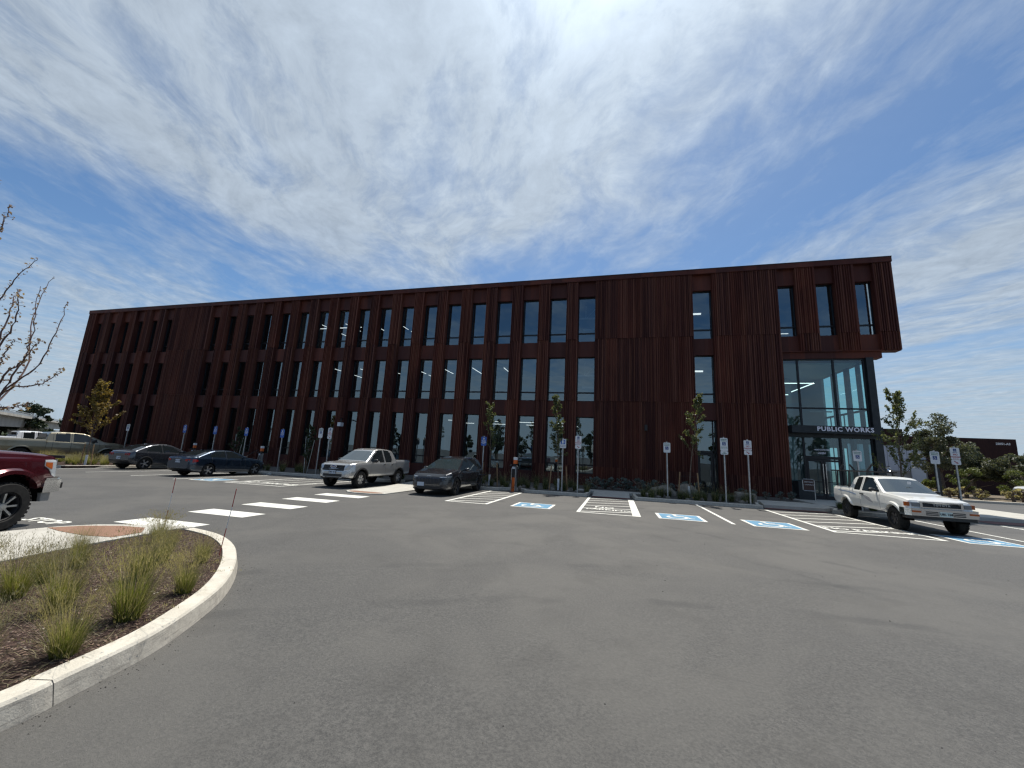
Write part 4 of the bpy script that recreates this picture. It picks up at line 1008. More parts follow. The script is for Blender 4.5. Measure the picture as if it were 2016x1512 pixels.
# --- white extended cab pickup
pt = carpaint('old white paint', (.80, .79, .74), .0, .32, .10)
c = Car('pickup_truck', 'old white extended cab pickup with chrome bumper and black bed rack in the accessible bay', 'pickup truck', (-1.08, 3.84), 3.09,
  [(-1.08, 1.22), (-1.02, 1.26), (.28, 1.26), (.36, 1.55), (.46, 1.70), (.75, 1.75), (1.2, 1.76), (1.62, 1.74), (1.78, 1.70), (2.55, 1.23), (2.7, 1.20), (3.3, 1.15), (3.62, 1.10), (3.74, 1.06), (3.80, .98), (3.84, .80)],
  [(-1.08, 1.20), (.28, 1.20), (.36, 1.19), (2.2, 1.16), (2.55, 1.15), (3.3, 1.09), (3.74, 1.02), (3.84, .76)],
  [(-1.08, .66), (-.8, .56), (3.3, .54), (3.84, .60)],
  [(-1.08, .80), (-1.0, .83), (0, .84), (3.2, .84), (3.66, .82), (3.80, .78), (3.84, .74)], .36, .45, pt, bed=(-1.0, .26))
c.wz = .41
c.build([[(2.32, 1.20), (1.74, 1.62), (1.55, 1.66), (1.18, 1.67), (1.18, 1.19)], [(1.03, 1.66), (1.03, 1.21), (.60, 1.22), (.64, 1.60), (.72, 1.66)]], (1.82, 2.53), None, gaps=(2.36, 1.10, .31), cladding=0)
inner_bed(c, -.98, .25, .70, .8, 1.25, pt)
MB().box((.305, -.56, 1.32), (.315, .56, 1.62)).obj('rear_window', M_CGLASS, c.root)
c.wheels(.355, .25, M_DALLOY, 6, .60, 'wide', rimback=M_BLACK, tread=True, inset=-.01); c.arch(.085, .045, pt)
c.patch('front', [(y, .86, 1.01) for y in (-.46, -.3, -.15, 0, .15, .3, .46)], .012, 'grille', M_BLACK)
for q in (((3.80, -.50, 1.00), (3.875, .50, 1.035)), ((3.82, -.50, .84), (3.875, .50, .87)), ((3.81, -.52, .84), (3.87, -.46, 1.03)), ((3.81, .46, .84), (3.87, .52, 1.03))): MB().box(*q).obj('grille_trim', M_CHROME, c.root)
c.emblem('TOYOTA', 3.862, 0, .935, .082, M_ALU, False, .004, 1.35)
for sg in (1, -1):
    c.patch('front', [(sg*y, .86, 1.0) for y in (.53, .60, .67, .72)], .018, 'headlight', M_LAMP)
    hb = MB(); y0, y1_ = sorted((sg*.54, sg*.71)); hb.box((3.80, y0, .875), (3.865, y1_, .985)); hb.obj('headlight_lens', mat('clear lens', (.20, .22, .24), .08, .4, .8), c.root)
    y0, y1_ = sorted((sg*.745, sg*.828)); MB().box((3.66, y0, .87), (3.795, y1_, .99)).obj('turn_signal', M_AMBER, c.root)
b_ = MB(); pts = [(3.55, -.90), (3.80, -.90), (3.94, -.80), (3.99, -.5), (4.0, 0), (3.99, .5), (3.94, .80), (3.80, .90), (3.55, .90), (3.55, .80), (3.78, .74), (3.8, 0), (3.78, -.74), (3.55, -.80)]
b_.prism(pts, .60, .82, bottom=True); bo = b_.obj('bumper', M_CHROME, c.root)
MB().prism([(3.6, -.86), (3.80, -.86), (3.92, -.76), (3.96, 0), (3.92, .76), (3.80, .86), (3.6, .86)], .50, .60, bottom=True).obj('valance', M_BLACK, c.root)
for y0, y1_ in ((-.46, -.18), (.18, .46)):
    for z in (.645, .69, .735): MB().box((3.99, y0, z-.013), (4.012, y1_, z+.013)).obj('bumper_slot', M_BLACK, bo)
for sg in (1, -1): y0, y1_ = sorted((sg*.58, sg*.78)); MB().box((3.955, y0, .70), (3.995, y1_, .755), M=None).obj('turn_signal', M_AMBER, bo)
MB().box((4.0, -.15, .615), (4.02, .15, .755)).obj('licence_plate', mat('pale green plate', (.5, .58, .55), .5), bo)
text_mb('UBL 768', .085, .001, lambda a, b, c_: (4.028, a, .685+b), bold=.002).obj('plate_lettering', M_INK, bo)
c.mirror(2.12, 1.20, M_BLACK, .17, .12); c.handle(1.24, 1.06, M_BLACK)
for q in (((-1.0, 1.115, .02), (0, 0, 0)),):
    c.patch('side', [(-1.04, 1.10, 1.13), (-.4, 1.09, 1.12), (.3, 1.06, 1.09), (.8, 1.0, 1.03)], .004, 'blue_stripe', mat('faded blue stripe', (.2, .28, .42), .5), both=True)
c.patch('side', [(1.95, .80, .82), (1.7, .84, .98), (1.45, .92, 1.02), (1.35, 1.0, 1.03)], .004, 'decal', mat('grey decal', (.30, .30, .31), .5), both=True)
# bed rack
rk = MB()
for x in (-.75, .20):
    for sg in (1, -1): rk.tube([(x, sg*.76, 1.25), (x, sg*.70, 1.90)], .03)
    rk.tube([(x, -.95, 1.90), (x, .80, 1.90)], .03)
for sg in (1, -1): rk.tube([(-.9, sg*.76, 1.90), (.35, sg*.76, 1.90)], .028)
rko = rk.obj('bed_rack', M_BLACK, c.root)
for y, x, l in ((-.62, -.75, .25), (-.1, -.75, -.28), (-.1, .2, .3), (.45, .2, -.25), (.70, -.75, .2)):
    MB().tube([(x, y, 1.92), (x, y+l*.55, 2.16)], .035).tube([(x, y+l*.55, 2.16), (x, y+l*.6, 2.19)], .02).obj('rack_arm', M_BLACK, rko)
ml = MB(); 
for i in range(3): ml.lathe([(.10, -.01), (.12, 0), (.10, .01)], 14, Matrix.Translation((.2, .62, 2.03)) @ Matrix.Rotation(PI/2+.5*i, 4, 'X'), close=True)
ml.obj('chrome_roller', M_CHROME, rko)
c.patch('front', [(0, .8, .81), (.001, .8, .81)], .0, 'hood_latch', M_BLACK)
MB().box((2.20, .10, 1.50), (2.205, .2, 1.60)).obj('parking_permit', M_WSIGN, c.root)
for o_ in list(c.root.children):
    if not o_.name.startswith('wheel') or o_.name.startswith('wheel_arch'): o_.location.z -= .055
c.place(9.66, 18.85, -92.7, .98)

# --- tan long pickup, far left
pt = carpaint('tan gold paint', (.27, .24, .165), .6, .32)
def big_pickup(label, pt, loc, cat='pickup truck', txt='', sc=1., group=None):
    c = Car('pickup_truck', label, cat, (-1.32, 4.98), 4.0,
      [(-1.32, 1.36), (-1.25, 1.42), (.95, 1.42), (1.05, 1.75), (1.15, 1.90), (1.6, 1.95), (2.2, 1.95), (2.7, 1.92), (2.95, 1.84), (3.75, 1.42), (3.95, 1.38), (4.5, 1.33), (4.8, 1.26), (4.9, 1.15), (4.98, .85)],
      [(-1.32, 1.34), (.95, 1.34), (1.05, 1.30), (3.0, 1.27), (3.75, 1.25), (4.5, 1.2), (4.8, 1.12), (4.98, .8)],
      [(-1.32, .62), (-1.1, .56), (4.6, .5), (4.98, .52)],
      [(-1.32, .95), (-1.2, .99), (0, 1.0), (4.0, 1.0), (4.6, .97), (4.85, .88), (4.98, .7)], .36, .52, pt, bed=(-1.2, .92))
    c.wz = .42
    c.build([[(3.45, 1.32), (2.9, 1.76), (2.6, 1.83), (2.2, 1.85), (2.2, 1.31)], [(2.05, 1.85), (2.05, 1.31), (1.35, 1.32), (1.4, 1.82)]], (3.0, 3.7), None, gaps=(3.5, 2.12, 1.28, 1.0), cladding=.05)
    inner_bed(c, -1.2, .92, .85, .9, 1.41, M_BLACK)
    MB().box((.995, -.66, 1.46), (1.005, .66, 1.80)).obj('rear_window', M_CGLASS, c.root)
    c.wheels(.42, .29, M_ALLOY, 6, .58, 'wide'); c.arch(.07, .02, pt)
    for sg in (1, -1):
        c.patch('rear', [(sg*.80, 1.0, 1.30), (sg*.88, 1.0, 1.30), (sg*.95, 1.0, 1.28)], .012, 'taillight', M_REDL)
        c.patch('front', [(sg*y, .95, 1.12) for y in (.60, .70, .82)], .012, 'headlight', M_LAMP)
    c.patch('side', [(-1.28, 1.0, 1.30), (-1.20, 1.0, 1.30)], .010, 'taillight', M_REDL, both=True)
    c.patch('front', [(y, .78, 1.12) for y in (-.55, -.25, 0, .25, .55)], .012, 'grille', M_CHROME)
    MB().prism([(-1.42, -.95), (-1.28, -.98), (-1.28, .98), (-1.42, .95)], .62, .82, bottom=True).obj('bumper', M_CHROME, c.root)
    c.mirror(3.2, 1.30, M_BLACK, .26, .24); c.handle(2.32, 1.16, pt); c.handle(1.5, 1.16, pt)
    if txt:
        text_mb(txt, .16, .004, lambda a, b, z_: (3.95+a, -c.side_y(4.0, 1.06)-.012-z_, 1.06+b), bold=.006).obj('lettering', M_CHROME, c.root)
    c.place(*loc, sc); return c
big_pickup('tan gold crew cab pickup with a long bed parked across the planted verge', pt, (-40.2, 17.2, 80), txt='GMC', sc=1.1)
ptw = carpaint('white fleet paint', (.70, .72, .74), .0, .3, .1)
c2 = big_pickup('white crew cab pickup half hidden behind the tan gold pickup', ptw, (-59.0, 23.6, 85), sc=1.16)
big_pickup('white pickup at the far right edge beyond the second road', ptw, (34.9, 39.6, 181), sc=1.0)

# --- maroon heavy duty pickup at the left edge
pt = carpaint('maroon paint', (.080, .010, .016), .45, .2, .04)
c = Car('pickup_truck', 'maroon heavy duty pickup with chrome bumper and big black wheels cut by the left edge', 'pickup truck', (-1.3, 5.02), 3.97,
  [(-1.3, 1.55), (-1.2, 1.60), (.9, 1.60), (1.0, 1.95), (1.12, 2.10), (1.6, 2.15), (2.2, 2.15), (2.7, 2.12), (2.95, 2.04), (3.55, 1.62), (3.75, 1.58), (4.3, 1.545), (4.7, 1.50), (4.86, 1.46), (4.93, 1.38), (4.97, 1.0), (5.0, .9), (5.02, .82)],
  [(-1.3, 1.50), (.9, 1.50), (1.0, 1.48), (3.0, 1.44), (3.6, 1.43), (4.3, 1.41), (4.7, 1.38), (4.86, 1.36), (5.02, .8)],
  [(-1.3, .78), (-1.1, .70), (4.4, .70), (4.62, .78), (5.02, .78)],
  [(-1.3, .95), (-1.2, .99), (0, 1.0), (4.2, 1.0), (4.6, .985), (4.85, .94), (4.96, .86), (5.02, .75)], .36, .61, pt, bed=(-1.2, .88))
c.wz = .50
c.build([[(3.3, 1.5), (2.9, 1.94), (2.6, 2.02), (2.2, 2.04), (2.2, 1.49)], [(2.05, 2.04), (2.05, 1.49), (1.3, 1.5), (1.35, 2.0)]], (3.0, 3.52), None, gaps=(3.42, 2.12, 1.28, .97))
inner_bed(c, -1.2, .87, .85, 1.0, 1.58, M_BLACK)
c.wheels(.465, .31, M_ALU, 8, .60, 'thin', rimback=M_BLACK, tread=True, inset=-.03); c.arch(.10, .05, pt, r=.61)
for sg in (1, -1):
    c.patch('front', [(sg*y, a, b) for y, a, b in ((.68, .99, 1.36), (.76, .99, 1.37), (.84, .98, 1.37), (.90, .98, 1.37))], .015, 'headlight', M_LAMP)
c.patch('side', [(4.56, 1.24, 1.37), (4.68, 1.16, 1.37), (4.76, 1.04, 1.37), (4.84, 1.0, 1.36), (4.90, 1.0, 1.34)], .012, 'headlight', M_LAMP, both=True)
c.patch('side', [(4.575, 1.24, 1.32), (4.68, 1.19, 1.31), (4.74, 1.17, 1.31)], .018, 'turn_signal', M_AMBER, both=True)
c.patch('front', [(y, 1.0, 1.40) for y in (-.64, -.4, -.2, 0, .2, .4, .64)], .02, 'grille', M_CHROME)
bm_ = MB()
pts = [(4.60, 1.02), (4.86, 1.03), (5.02, .95), (5.10, .75), (5.13, 0), (5.10, -.75), (5.02, -.95), (4.86, -1.03), (4.60, -1.02), (4.60, -.9), (4.9, -.85), (4.9, .85), (4.6, .9)]
bm_.prism(pts[::-1], .68, .94, bottom=True); bo = bm_.obj('bumper', M_CHROME, c.root)
MB().prism([(4.64, 1.0), (4.86, 1.01), (5.0, .93), (5.07, .74), (5.10, 0), (5.07, -.74), (5.0, -.93), (4.86, -1.01), (4.64, -1.0)][::-1], .94, .985, bottom=True).obj('bumper_top', M_CHROME, bo)
for sg in (1, -1):
    y0, y1_ = sorted((sg*.80, sg*.92)); MB().box((5.0, y0, .74), (5.10, y1_, .86)).obj('fog_lamp', M_BLACK, bo)
    y0, y1_ = sorted((sg*.70, sg*.99)); MB().box((4.62, y0, .50), (4.80, y1_, .69)).obj('air_dam', M_GREYC, bo)
MB().box((4.93, -.92, 1.40), (5.0, .92, 1.46)).obj('grille_surround', M_BLACK, c.root)
c.mirror(3.25, 1.46, M_BLACK, .3, .3)
c.place(-10.22, .90, 111.5, .92)

# ------------------------------------------------------------------ signs
def signpost(name, label, x, y, zc_top, plates, group=None, h0=0.13, pole_r=.028, tilt=0):
    z0 = G(x, y); r = empty(name, (x, y, z0)); tag(r, label, 'sign', group)
    top = max(p[1] for p in plates)
    MB().box((-pole_r, -pole_r, -.1), (pole_r, pole_r, top+.05)).obj('post', M_ALU, r)
    for w, zt, zb, m, content in plates:
        mb = MB(); y0 = -pole_r-.012; w2 = w/2; c_ = .03
        poly = [(-w2+c_, zb), (w2-c_, zb), (w2, zb+c_), (w2, zt-c_), (w2-c_, zt), (-w2+c_, zt), (-w2, zt-c_), (-w2, zb+c_)]
        vs = [(a, y0, b) for a, b in poly]+[(a, y0+.008, b) for a, b in poly]; n = 8
        mb.add(vs, [tuple(range(n)), tuple(range(2*n-1, n-1, -1))]+[(i, n+i, n+(i+1) % n, (i+1) % n) for i in range(n)])
        pl = mb.obj('sign_plate', m, r)
        for it in content:
            if it[0] == 't':
                _, txt, zz_, size, mm = it[:5]
                text_mb(txt, size, .0006, lambda a, b, c__: (a, y0-.002-c__, zz_+b), bold=size*.03).obj('lettering', mm, pl)
            elif it[0] == 'r':
                _, x0, x1, za, zb_, mm = it; MB().box((x0, y0-.002, za), (x1, y0-.0005, zb_)).obj('symbol_panel', mm, pl)
            elif it[0] == 'w':
                _, zz_, s_, mm = it; wheelchair(lambda a, b: (a*s_, y0-.0035, zz_+b*s_)).obj('wheelchair_symbol', mm, pl)
            elif it[0] == 'a':
                _, zz_, s_, mm = it
                q = [(-.9, .45), (-.68, .68), (.25, -.15), (.45, .1), (.75, -.65), (-.1, -.45), (.05, -.36)]
                q = [(-.85, .40), (-.62, .66), (.30, -.14), (.52, .12), (.75, -.65), (-.12, -.50), (.10, -.36)]
                MB().add([(a*s_, y0-.003, zz_+b*s_) for a, b in q], [(0, 1, 2, 6), (2, 3, 4), (2, 4, 6), (6, 4, 5)]).obj('arrow', mm, pl)
            elif it[0] == 'p':
                _, zz_, s_, mm = it
                MB().box((-.4*s_, y0-.003, zz_-s_*.6), (.25*s_, y0-.0015, zz_+s_*.6)).add([(.35*s_, y0-.003, zz_+.5*s_), (.5*s_, y0-.003, zz_+.35*s_), (.5*s_, y0-.003, zz_-.5*s_), (.38*s_, y0-.003, zz_-.5*s_)], [(0, 1, 2, 3)]).obj('pump_symbol', mm, pl)
    return r
def blue_ev(x, y, top, lab, h=.46):
    return signpost('parking_sign', lab, x, y, top, [(.31, top, top-h, M_BSIGN, [('r', -.06, .06, top-.17, top-.05, M_NAVY), ('p', top-.11, .085, M_WSIGN), ('t', 'ELECTRIC', top-.215, .055, M_WSIGN), ('t', 'VEHICLE', top-.27, .055, M_WSIGN), ('t', 'CHARGING', top-.325, .055, M_WSIGN), ('t', 'ONLY', top-.385, .055, M_WSIGN)])], 'blue electric charging signs along the building')
def acc(x, y, top, lab, h, van=False, grp=None):
    c_ = [('t', 'RESERVED', top-.07, .058, M_GINK), ('t', 'PARKING', top-.14, .058, M_GINK), ('r', -.075, .075, top-.345, top-.195, M_NAVY), ('w', top-.272, .062, M_WSIGN)]
    pl = [(.32, top, top-h, M_WSIGN, c_)]
    if van: c_ += [('t', 'VIOLATORS ARE', top-.42, .036, M_GINK), ('t', 'SUBJECT TO TOW', top-.47, .036, M_GINK)]; pl.append((.32, top-h-.008, top-h-.17, M_WSIGN, [('t', 'VAN', top-h-.06, .05, M_GINK), ('t', 'ACCESSIBLE', top-h-.12, .04, M_GINK)]))
    return signpost('accessible_parking_sign', lab, x, y, top, pl, grp)
def nopark(x, y, top, lab, h=.66):
    f = h/.66
    return signpost('no_parking_sign', lab, x, y, top, [(.32, top, top-h*.70, M_WSIGN, [('r', -.055, .055, top-.15*f, top-.04*f, M_NAVY), ('w', top-.10*f, .045, M_WSIGN), ('t', 'RESERVED', top-.19*f, .036, M_NAVY), ('t', 'NO', top-.27*f, .09*f, M_RINK), ('t', 'PARKING', top-.365*f, .075*f, M_RINK), ('t', 'ACCESS AISLE', top-.435*f, .032, M_RINK)]),
      (.32, top-h*.71, top-h, M_WSIGN, [('a', top-h*.855, .085*f, M_RINK)])])
GZ = lambda x, y, z: z-G(x, y)
acc(-35.4, 20.5+.1, GZ(-35.4, 20.6, 2.33), 'small white parking sign furthest left, behind the graphite crossover', .47)
for x, lab in ((-30.2, 'blue charging sign left of all, above the roof of the graphite crossover'), (-27.3, 'blue charging sign just right of the left charger post, above the sedan'), (-24.5, 'blue charging sign above the front door of the dark blue sedan'), (-21.45, 'blue charging sign standing in the pavement right of the dark blue sedan')):
    blue_ev(x, 20.97, GZ(x, 21, 2.47), lab, .54)
acc(-18.4, 20.95, GZ(-18.4, 21, 2.64), 'white and green accessible parking sign left of the silver pickup', .60)
nopark(-17.7, 20.95, GZ(-17.7, 21, 2.70), 'white no parking sign just above the bonnet of the silver pickup', .70)
blue_ev(-7.22, 20.75, GZ(-7.2, 20.8, 2.54), 'blue charging sign just behind the grey SUV', .50)
x = -2.78; top = GZ(x, 20.8, 2.60)
signpost('parking_sign', 'white sign with a blue charging pump panel beside the staked tree', x, 20.8, top, [(.34, top, top-.48, M_WSIGN, [('r', -.12, .12, top-.27, top-.04, M_BSIGN), ('p', top-.155, .14, M_WSIGN), ('t', 'ELECTRIC VEHICLE', top-.33, .036, M_NAVY), ('t', 'CHARGING ONLY', top-.40, .036, M_NAVY)])])
nopark(-1.95, 20.6, GZ(-1.9, 20.6, 2.78), 'no parking sign with arrow left of the pavement ramp, in front of a tall window', .66)
acc(2.40, 20.8, GZ(2.4, 20.8, 2.63), 'lone accessible parking sign on the blank ribbed wall, behind a boulder', .49)
acc(4.84, 20.25, GZ(4.84, 20.3, 2.93), 'tall accessible sign with a second small plate right of the side door', .60, True)
nopark(5.84, 20.3, GZ(5.84, 20.3, 2.86), 'no parking sign with red arrow left of the entrance', .66)
acc(10.35, 20.9, GZ(10.35, 20.9, 2.62), 'accessible parking sign in front of the entrance glass above the white pickup bed', .46)
r = acc(13.05, 20.8, GZ(13.05, 20.8, 2.72), 'accessible parking sign on a doubled post right of the white pickup cab', .52)
MB().box((.04, .05, -.1), (.16, .17, 2.1)).obj('square_post', M_BLACK, r)
nopark(13.95, 21.1, GZ(13.95, 21.1, 2.93), 'no parking sign with arrow nearest the junipers at the right', .72)
# wayfinding sign by the door
x, y = 9.93, 24.5
r = empty('wayfinding_sign', (x, y, G(x, y)+.13)); tag(r, 'small brown directional sign on a bent grey post left of the entrance doors', 'sign')
MB().tube([(.18, 0, 0), (.18, 0, 1.12), (.12, 0, 1.17), (-.30, 0, 1.17), (-.35, 0, 1.12), (-.35, 0, .62), (-.30, 0, .57), (.18, 0, .57)], .022).obj('post', M_ALU, r)
p_ = MB().box((-.33, -.012, .60), (.16, .012, 1.14)).obj('sign_plate', mat('brown sign', (.055, .022, .018), .5), r)
text_mb('VISITORS', .10, .001, lambda a, b, c_: (-.085+a, -.014-c_, 1.02+b)).obj('lettering', M_WSIGN, p_); text_mb('<  ENTRANCE', .075, .001, lambda a, b, c_: (-.085+a, -.014-c_, .88+b)).obj('lettering', M_WSIGN, p_)

# ------------------------------------------------------------------ charging stations
def charger(x, y, lab, h=1.75, car=None, wedge=(.62, .13, .02)):
    r = empty('charging_station', (x, y, G(x, y)+.0), R(-12)); tag(r, lab, 'charging station', 'charging stations along the kerb')
    k = h/1.75
    MB().box((-.09, -.07, 0), (.10, .10, .72*k)).obj('pedestal', M_ORANGE, r)
    w = MB(); w.box((.10, -.075, 0), (.14, .11, 1.28*k)); w.box((-.125, -.075, .02), (-.092, .11, 1.2*k)); w.obj('side_cover', M_ALU, r)
    MB().box((-.088, -.072, .72*k), (.098, .11, 1.22*k)).obj('cabinet', M_BLACK, r)
    MB().box((-.08, -.085, 1.16*k), (.08, -.07, 1.27*k)).obj('screen', mat('charger screen', (.5, .55, .6), .2), r)
    hd = MB().box((-.03, -.06, 1.42*k), (.15, .08, h)).obj('head', M_ORANGE, r); MB().box((-.032, -.064, 1.62*k), (.152, .084, h+.01)).obj('head_cap', M_WSIGN, r)
    MB().box((-.02, -.04, 1.25*k), (.09, .06, 1.42*k)).obj('neck', M_BLACK, r)
    hl = MB(); hl.tube([(-.13, -.03, 1.36*k), (-.22, -.10, 1.30*k)], .035); hl.tube([(.13, -.03, 1.33*k), (.22, -.10, 1.27*k)], .035); hl.obj('connector', M_BLACK, r)
    MB().tube(smooth_path([(.2, -.1, 1.25*k), (.22, -.12, .8*k), (.14, -.16, .3), (-.02, -.17, .18), (-.05, -.12, .5), (-.03, -.10, .72*k)], 5), .014).obj('cable', M_BLACK, r)
    return r
charger(-5.22, 20.1, 'orange and black charging station standing in the kerb bay right of the grey SUV')
charger(-23.1, 21.05, 'charging station in front of the nose of the dark blue sedan')
charger(-29.5, 21.3, 'charging station seen over the roofs of the graphite crossover and the sedan')
tag(MB().tube(smooth_path([(-23.2, 20.9, 1.05), (-23.15, 20.3, .75), (-22.7, 19.6, .55), (-22.2, 19.0, .62)], 5), .016).obj('charging_cable', M_BLACK), 'black charging cable hanging from the charging station to the dark blue sedan', 'cable')

# ------------------------------------------------------------------ plants
nrng = np.random.default_rng(11)
def quads(name, P, A, Bv, m, parent=None):
    # P centres, A/Bv half axes -> one mesh of small quads
    n = len(P); v = np.empty((n, 4, 3)); v[:, 0] = P-A-Bv*.2; v[:, 1] = P-Bv; v[:, 2] = P+A+Bv*.1; v[:, 3] = P+Bv
    me = bpy.data.meshes.new(name); me.vertices.add(4*n); me.vertices.foreach_set('co', v.reshape(-1))
    me.loops.add(4*n); me.loops.foreach_set('vertex_index', np.arange(4*n, dtype=np.int32))
    me.polygons.add(n); me.polygons.foreach_set('loop_start', np.arange(0, 4*n, 4, dtype=np.int32)); me.polygons.foreach_set('loop_total', np.full(n, 4, dtype=np.int32))
    me.materials.append(m); me.update(calc_edges=True)
    o = bpy.data.objects.new(name, me); COL.objects.link(o)
    if parent: o.parent = parent
    return o
def rdir(n):
    d = nrng.normal(size=(n, 3)); return d/np.linalg.norm(d, axis=1)[:, None]
def leaves_at(C, size, m, name, parent, asp=.55, var=.35):
    n = len(C); a = rdir(n); b = np.cross(a, rdir(n)); b /= np.linalg.norm(b, axis=1)[:, None]
    s = size*(1+var*nrng.normal(size=(n, 1))).clip(.4, 1.8); return quads(name, C, a*s, b*s*asp, m, parent)
def branch_pts(p0, d, L, n=7, bend=.15, upw=.05):
    p = [np.array(p0, float)]; d = np.array(d, float)
    for i in range(n):
        d = d+nrng.normal(size=3)*bend/n**.5+np.array([0, 0, upw]); d /= np.linalg.norm(d); p.append(p[-1]+d*L/n)
    return p
def young_tree(name, label, x, y, h, trunk_h, spread, nleaf, m, size=.05, lean=(0, 0), nb=16, guard=True, stakes=True, bark=None, seed=1, group=None, angle=.55, crownshape=.5):
    global nrng; nrng = np.random.default_rng(seed)
    r = empty(name, (x, y, G(x, y)+.12)); tag(r, label, 'tree', group)
    tb = MB(); top = np.array([lean[0], lean[1], h]); ctrl = [np.array([0, 0, 0.]), np.array([lean[0]*.2, lean[1]*.2, h*.35]), np.array([lean[0]*.6, lean[1]*.6, h*.7]), top]
    stem = smooth_path([tuple(c) for c in ctrl], 5); tb.tube(stem, [.035*(1-.8*i/len(stem)) for i in range(len(stem))], 7)
    L = []; 
    def at(t): i = t*(len(stem)-1); k = min(int(i), len(stem)-2); return np.array(stem[k])+(np.array(stem[k+1])-np.array(stem[k]))*(i-k)
    for b in range(nb):
        t = trunk_h/h+(1-trunk_h/h)*(b+.3)/nb; p0 = at(min(t, .98)); a = b*2.4+nrng.uniform(-.4, .4)
        ln = spread*(1.15-.75*((b+.5)/nb))*nrng.uniform(.75, 1.15); d = (math.cos(a)*math.sin(angle*1.2), math.sin(a)*math.sin(angle*1.2), math.cos(angle))
        bp = branch_pts(p0, d, ln, 7, .25, .06); tb.tube([tuple(q) for q in bp], [.011*(1-.8*i/7)+.002 for i in range(8)], 4); L.append(bp)
        for s_ in range(2):
            k = nrng.integers(2, 6); q0 = bp[k]; dd = bp[k+1]-bp[k]; dd = dd/np.linalg.norm(dd)+nrng.normal(size=3)*.5
            b2 = branch_pts(q0, dd, ln*.45, 5, .2, .05); tb.tube([tuple(q) for q in b2], [.005]*6, 3); L.append(b2)
    tb.obj('trunk', bark or M_BARK, r, smooth=True)
    C = []
    w = np.array([len(b_) for b_ in L], float)
    per = nleaf//len(L)
    for bp in L:
        bp = np.array(bp); t = nrng.uniform(.12, 1, per)**.8*(len(bp)-1); k = np.minimum(t.astype(int), len(bp)-2)
        C.append(bp[k]+(bp[k+1]-bp[k])*(t-k)[:, None]+nrng.normal(size=(per, 3))*.035)
    tp = np.array([at(q) for q in nrng.uniform(.8, 1, nleaf//22)]); C.append(tp+nrng.normal(size=tp.shape)*.05)
    leaves_at(np.concatenate(C), size, m, 'crown', r)
    if guard: MB().tube([(0, 0, .02), (.0, 0, .62)], .055, 10).obj('trunk_guard', M_WSIGN, r)
    if stakes:
        for sx in (-.42, .42): 
            st = MB(); st.tube([(sx*1.15, .02, -.05), (sx*.95, 0, 1.28)], .032, 7); st.obj('stake', M_STAKE, r)
            MB().tube([(sx*.98, 0, 1.05), (0, 0, 1.12)], .008, 4).obj('tie', M_BLACK, r)
    return r
young_tree('young_tree', 'slim young tree rising behind the grey SUV with a bright green top', -6.95, 21.3, 4.45, 1.7, .95, 1500, M_LEAF, .045, (-.18, 0), 13, seed=3)
young_tree('young_tree', 'narrow young tree with two stakes and a white trunk guard before a tall window', -3.02, 21.15, 4.95, 1.5, .85, 2400, M_LEAF, .043, (-.3, 0), 20, seed=5)
young_tree('young_tree', 'young staked tree leaning right in front of the side door', 3.40, 21.0, 4.95, 1.9, .9, 2300, M_LEAF, .043, (.62, 0), 17, seed=7)
young_tree('young_tree', 'bushier young tree with dark twigs against the sky beside the entrance corner', 12.25, 21.6, 5.1, 1.1, 1.45, 3600, M_LEAF, .045, (.2, 0), 26, stakes=False, guard=False, seed=9)
young_tree('young_tree', 'bronze leaved staked tree on the grassy verge in front of the tan pickup', -31.6, 16.6, 4.75, 1.35, 1.75, 5200, M_OLIVE, .06, (-.1, 0), 26, seed=12, angle=.45)
for x, y, h, sp, sd2, lab in ((-26.2, 21.9, 2.6, .8, 21, 'dark leafy shrub behind the sedan roof with pale stakes'), (-19.9, 21.7, 2.9, .85, 22, 'dark leafy sapling left of the accessible sign before the silver pickup')):
    t_ = young_tree('shrub', lab, x, y, h, .5, sp, 1900, M_PINE, .05, (.05, 0), 16, guard=False, stakes=False, seed=sd2); t_['category'] = 'shrub'
    for sx in (-.25, .3): MB().tube([(sx*.4, 0, 0), (sx*1.3, 0, 2.3-.4*sx)], .022, 6).obj('stake', M_ALU, t_)
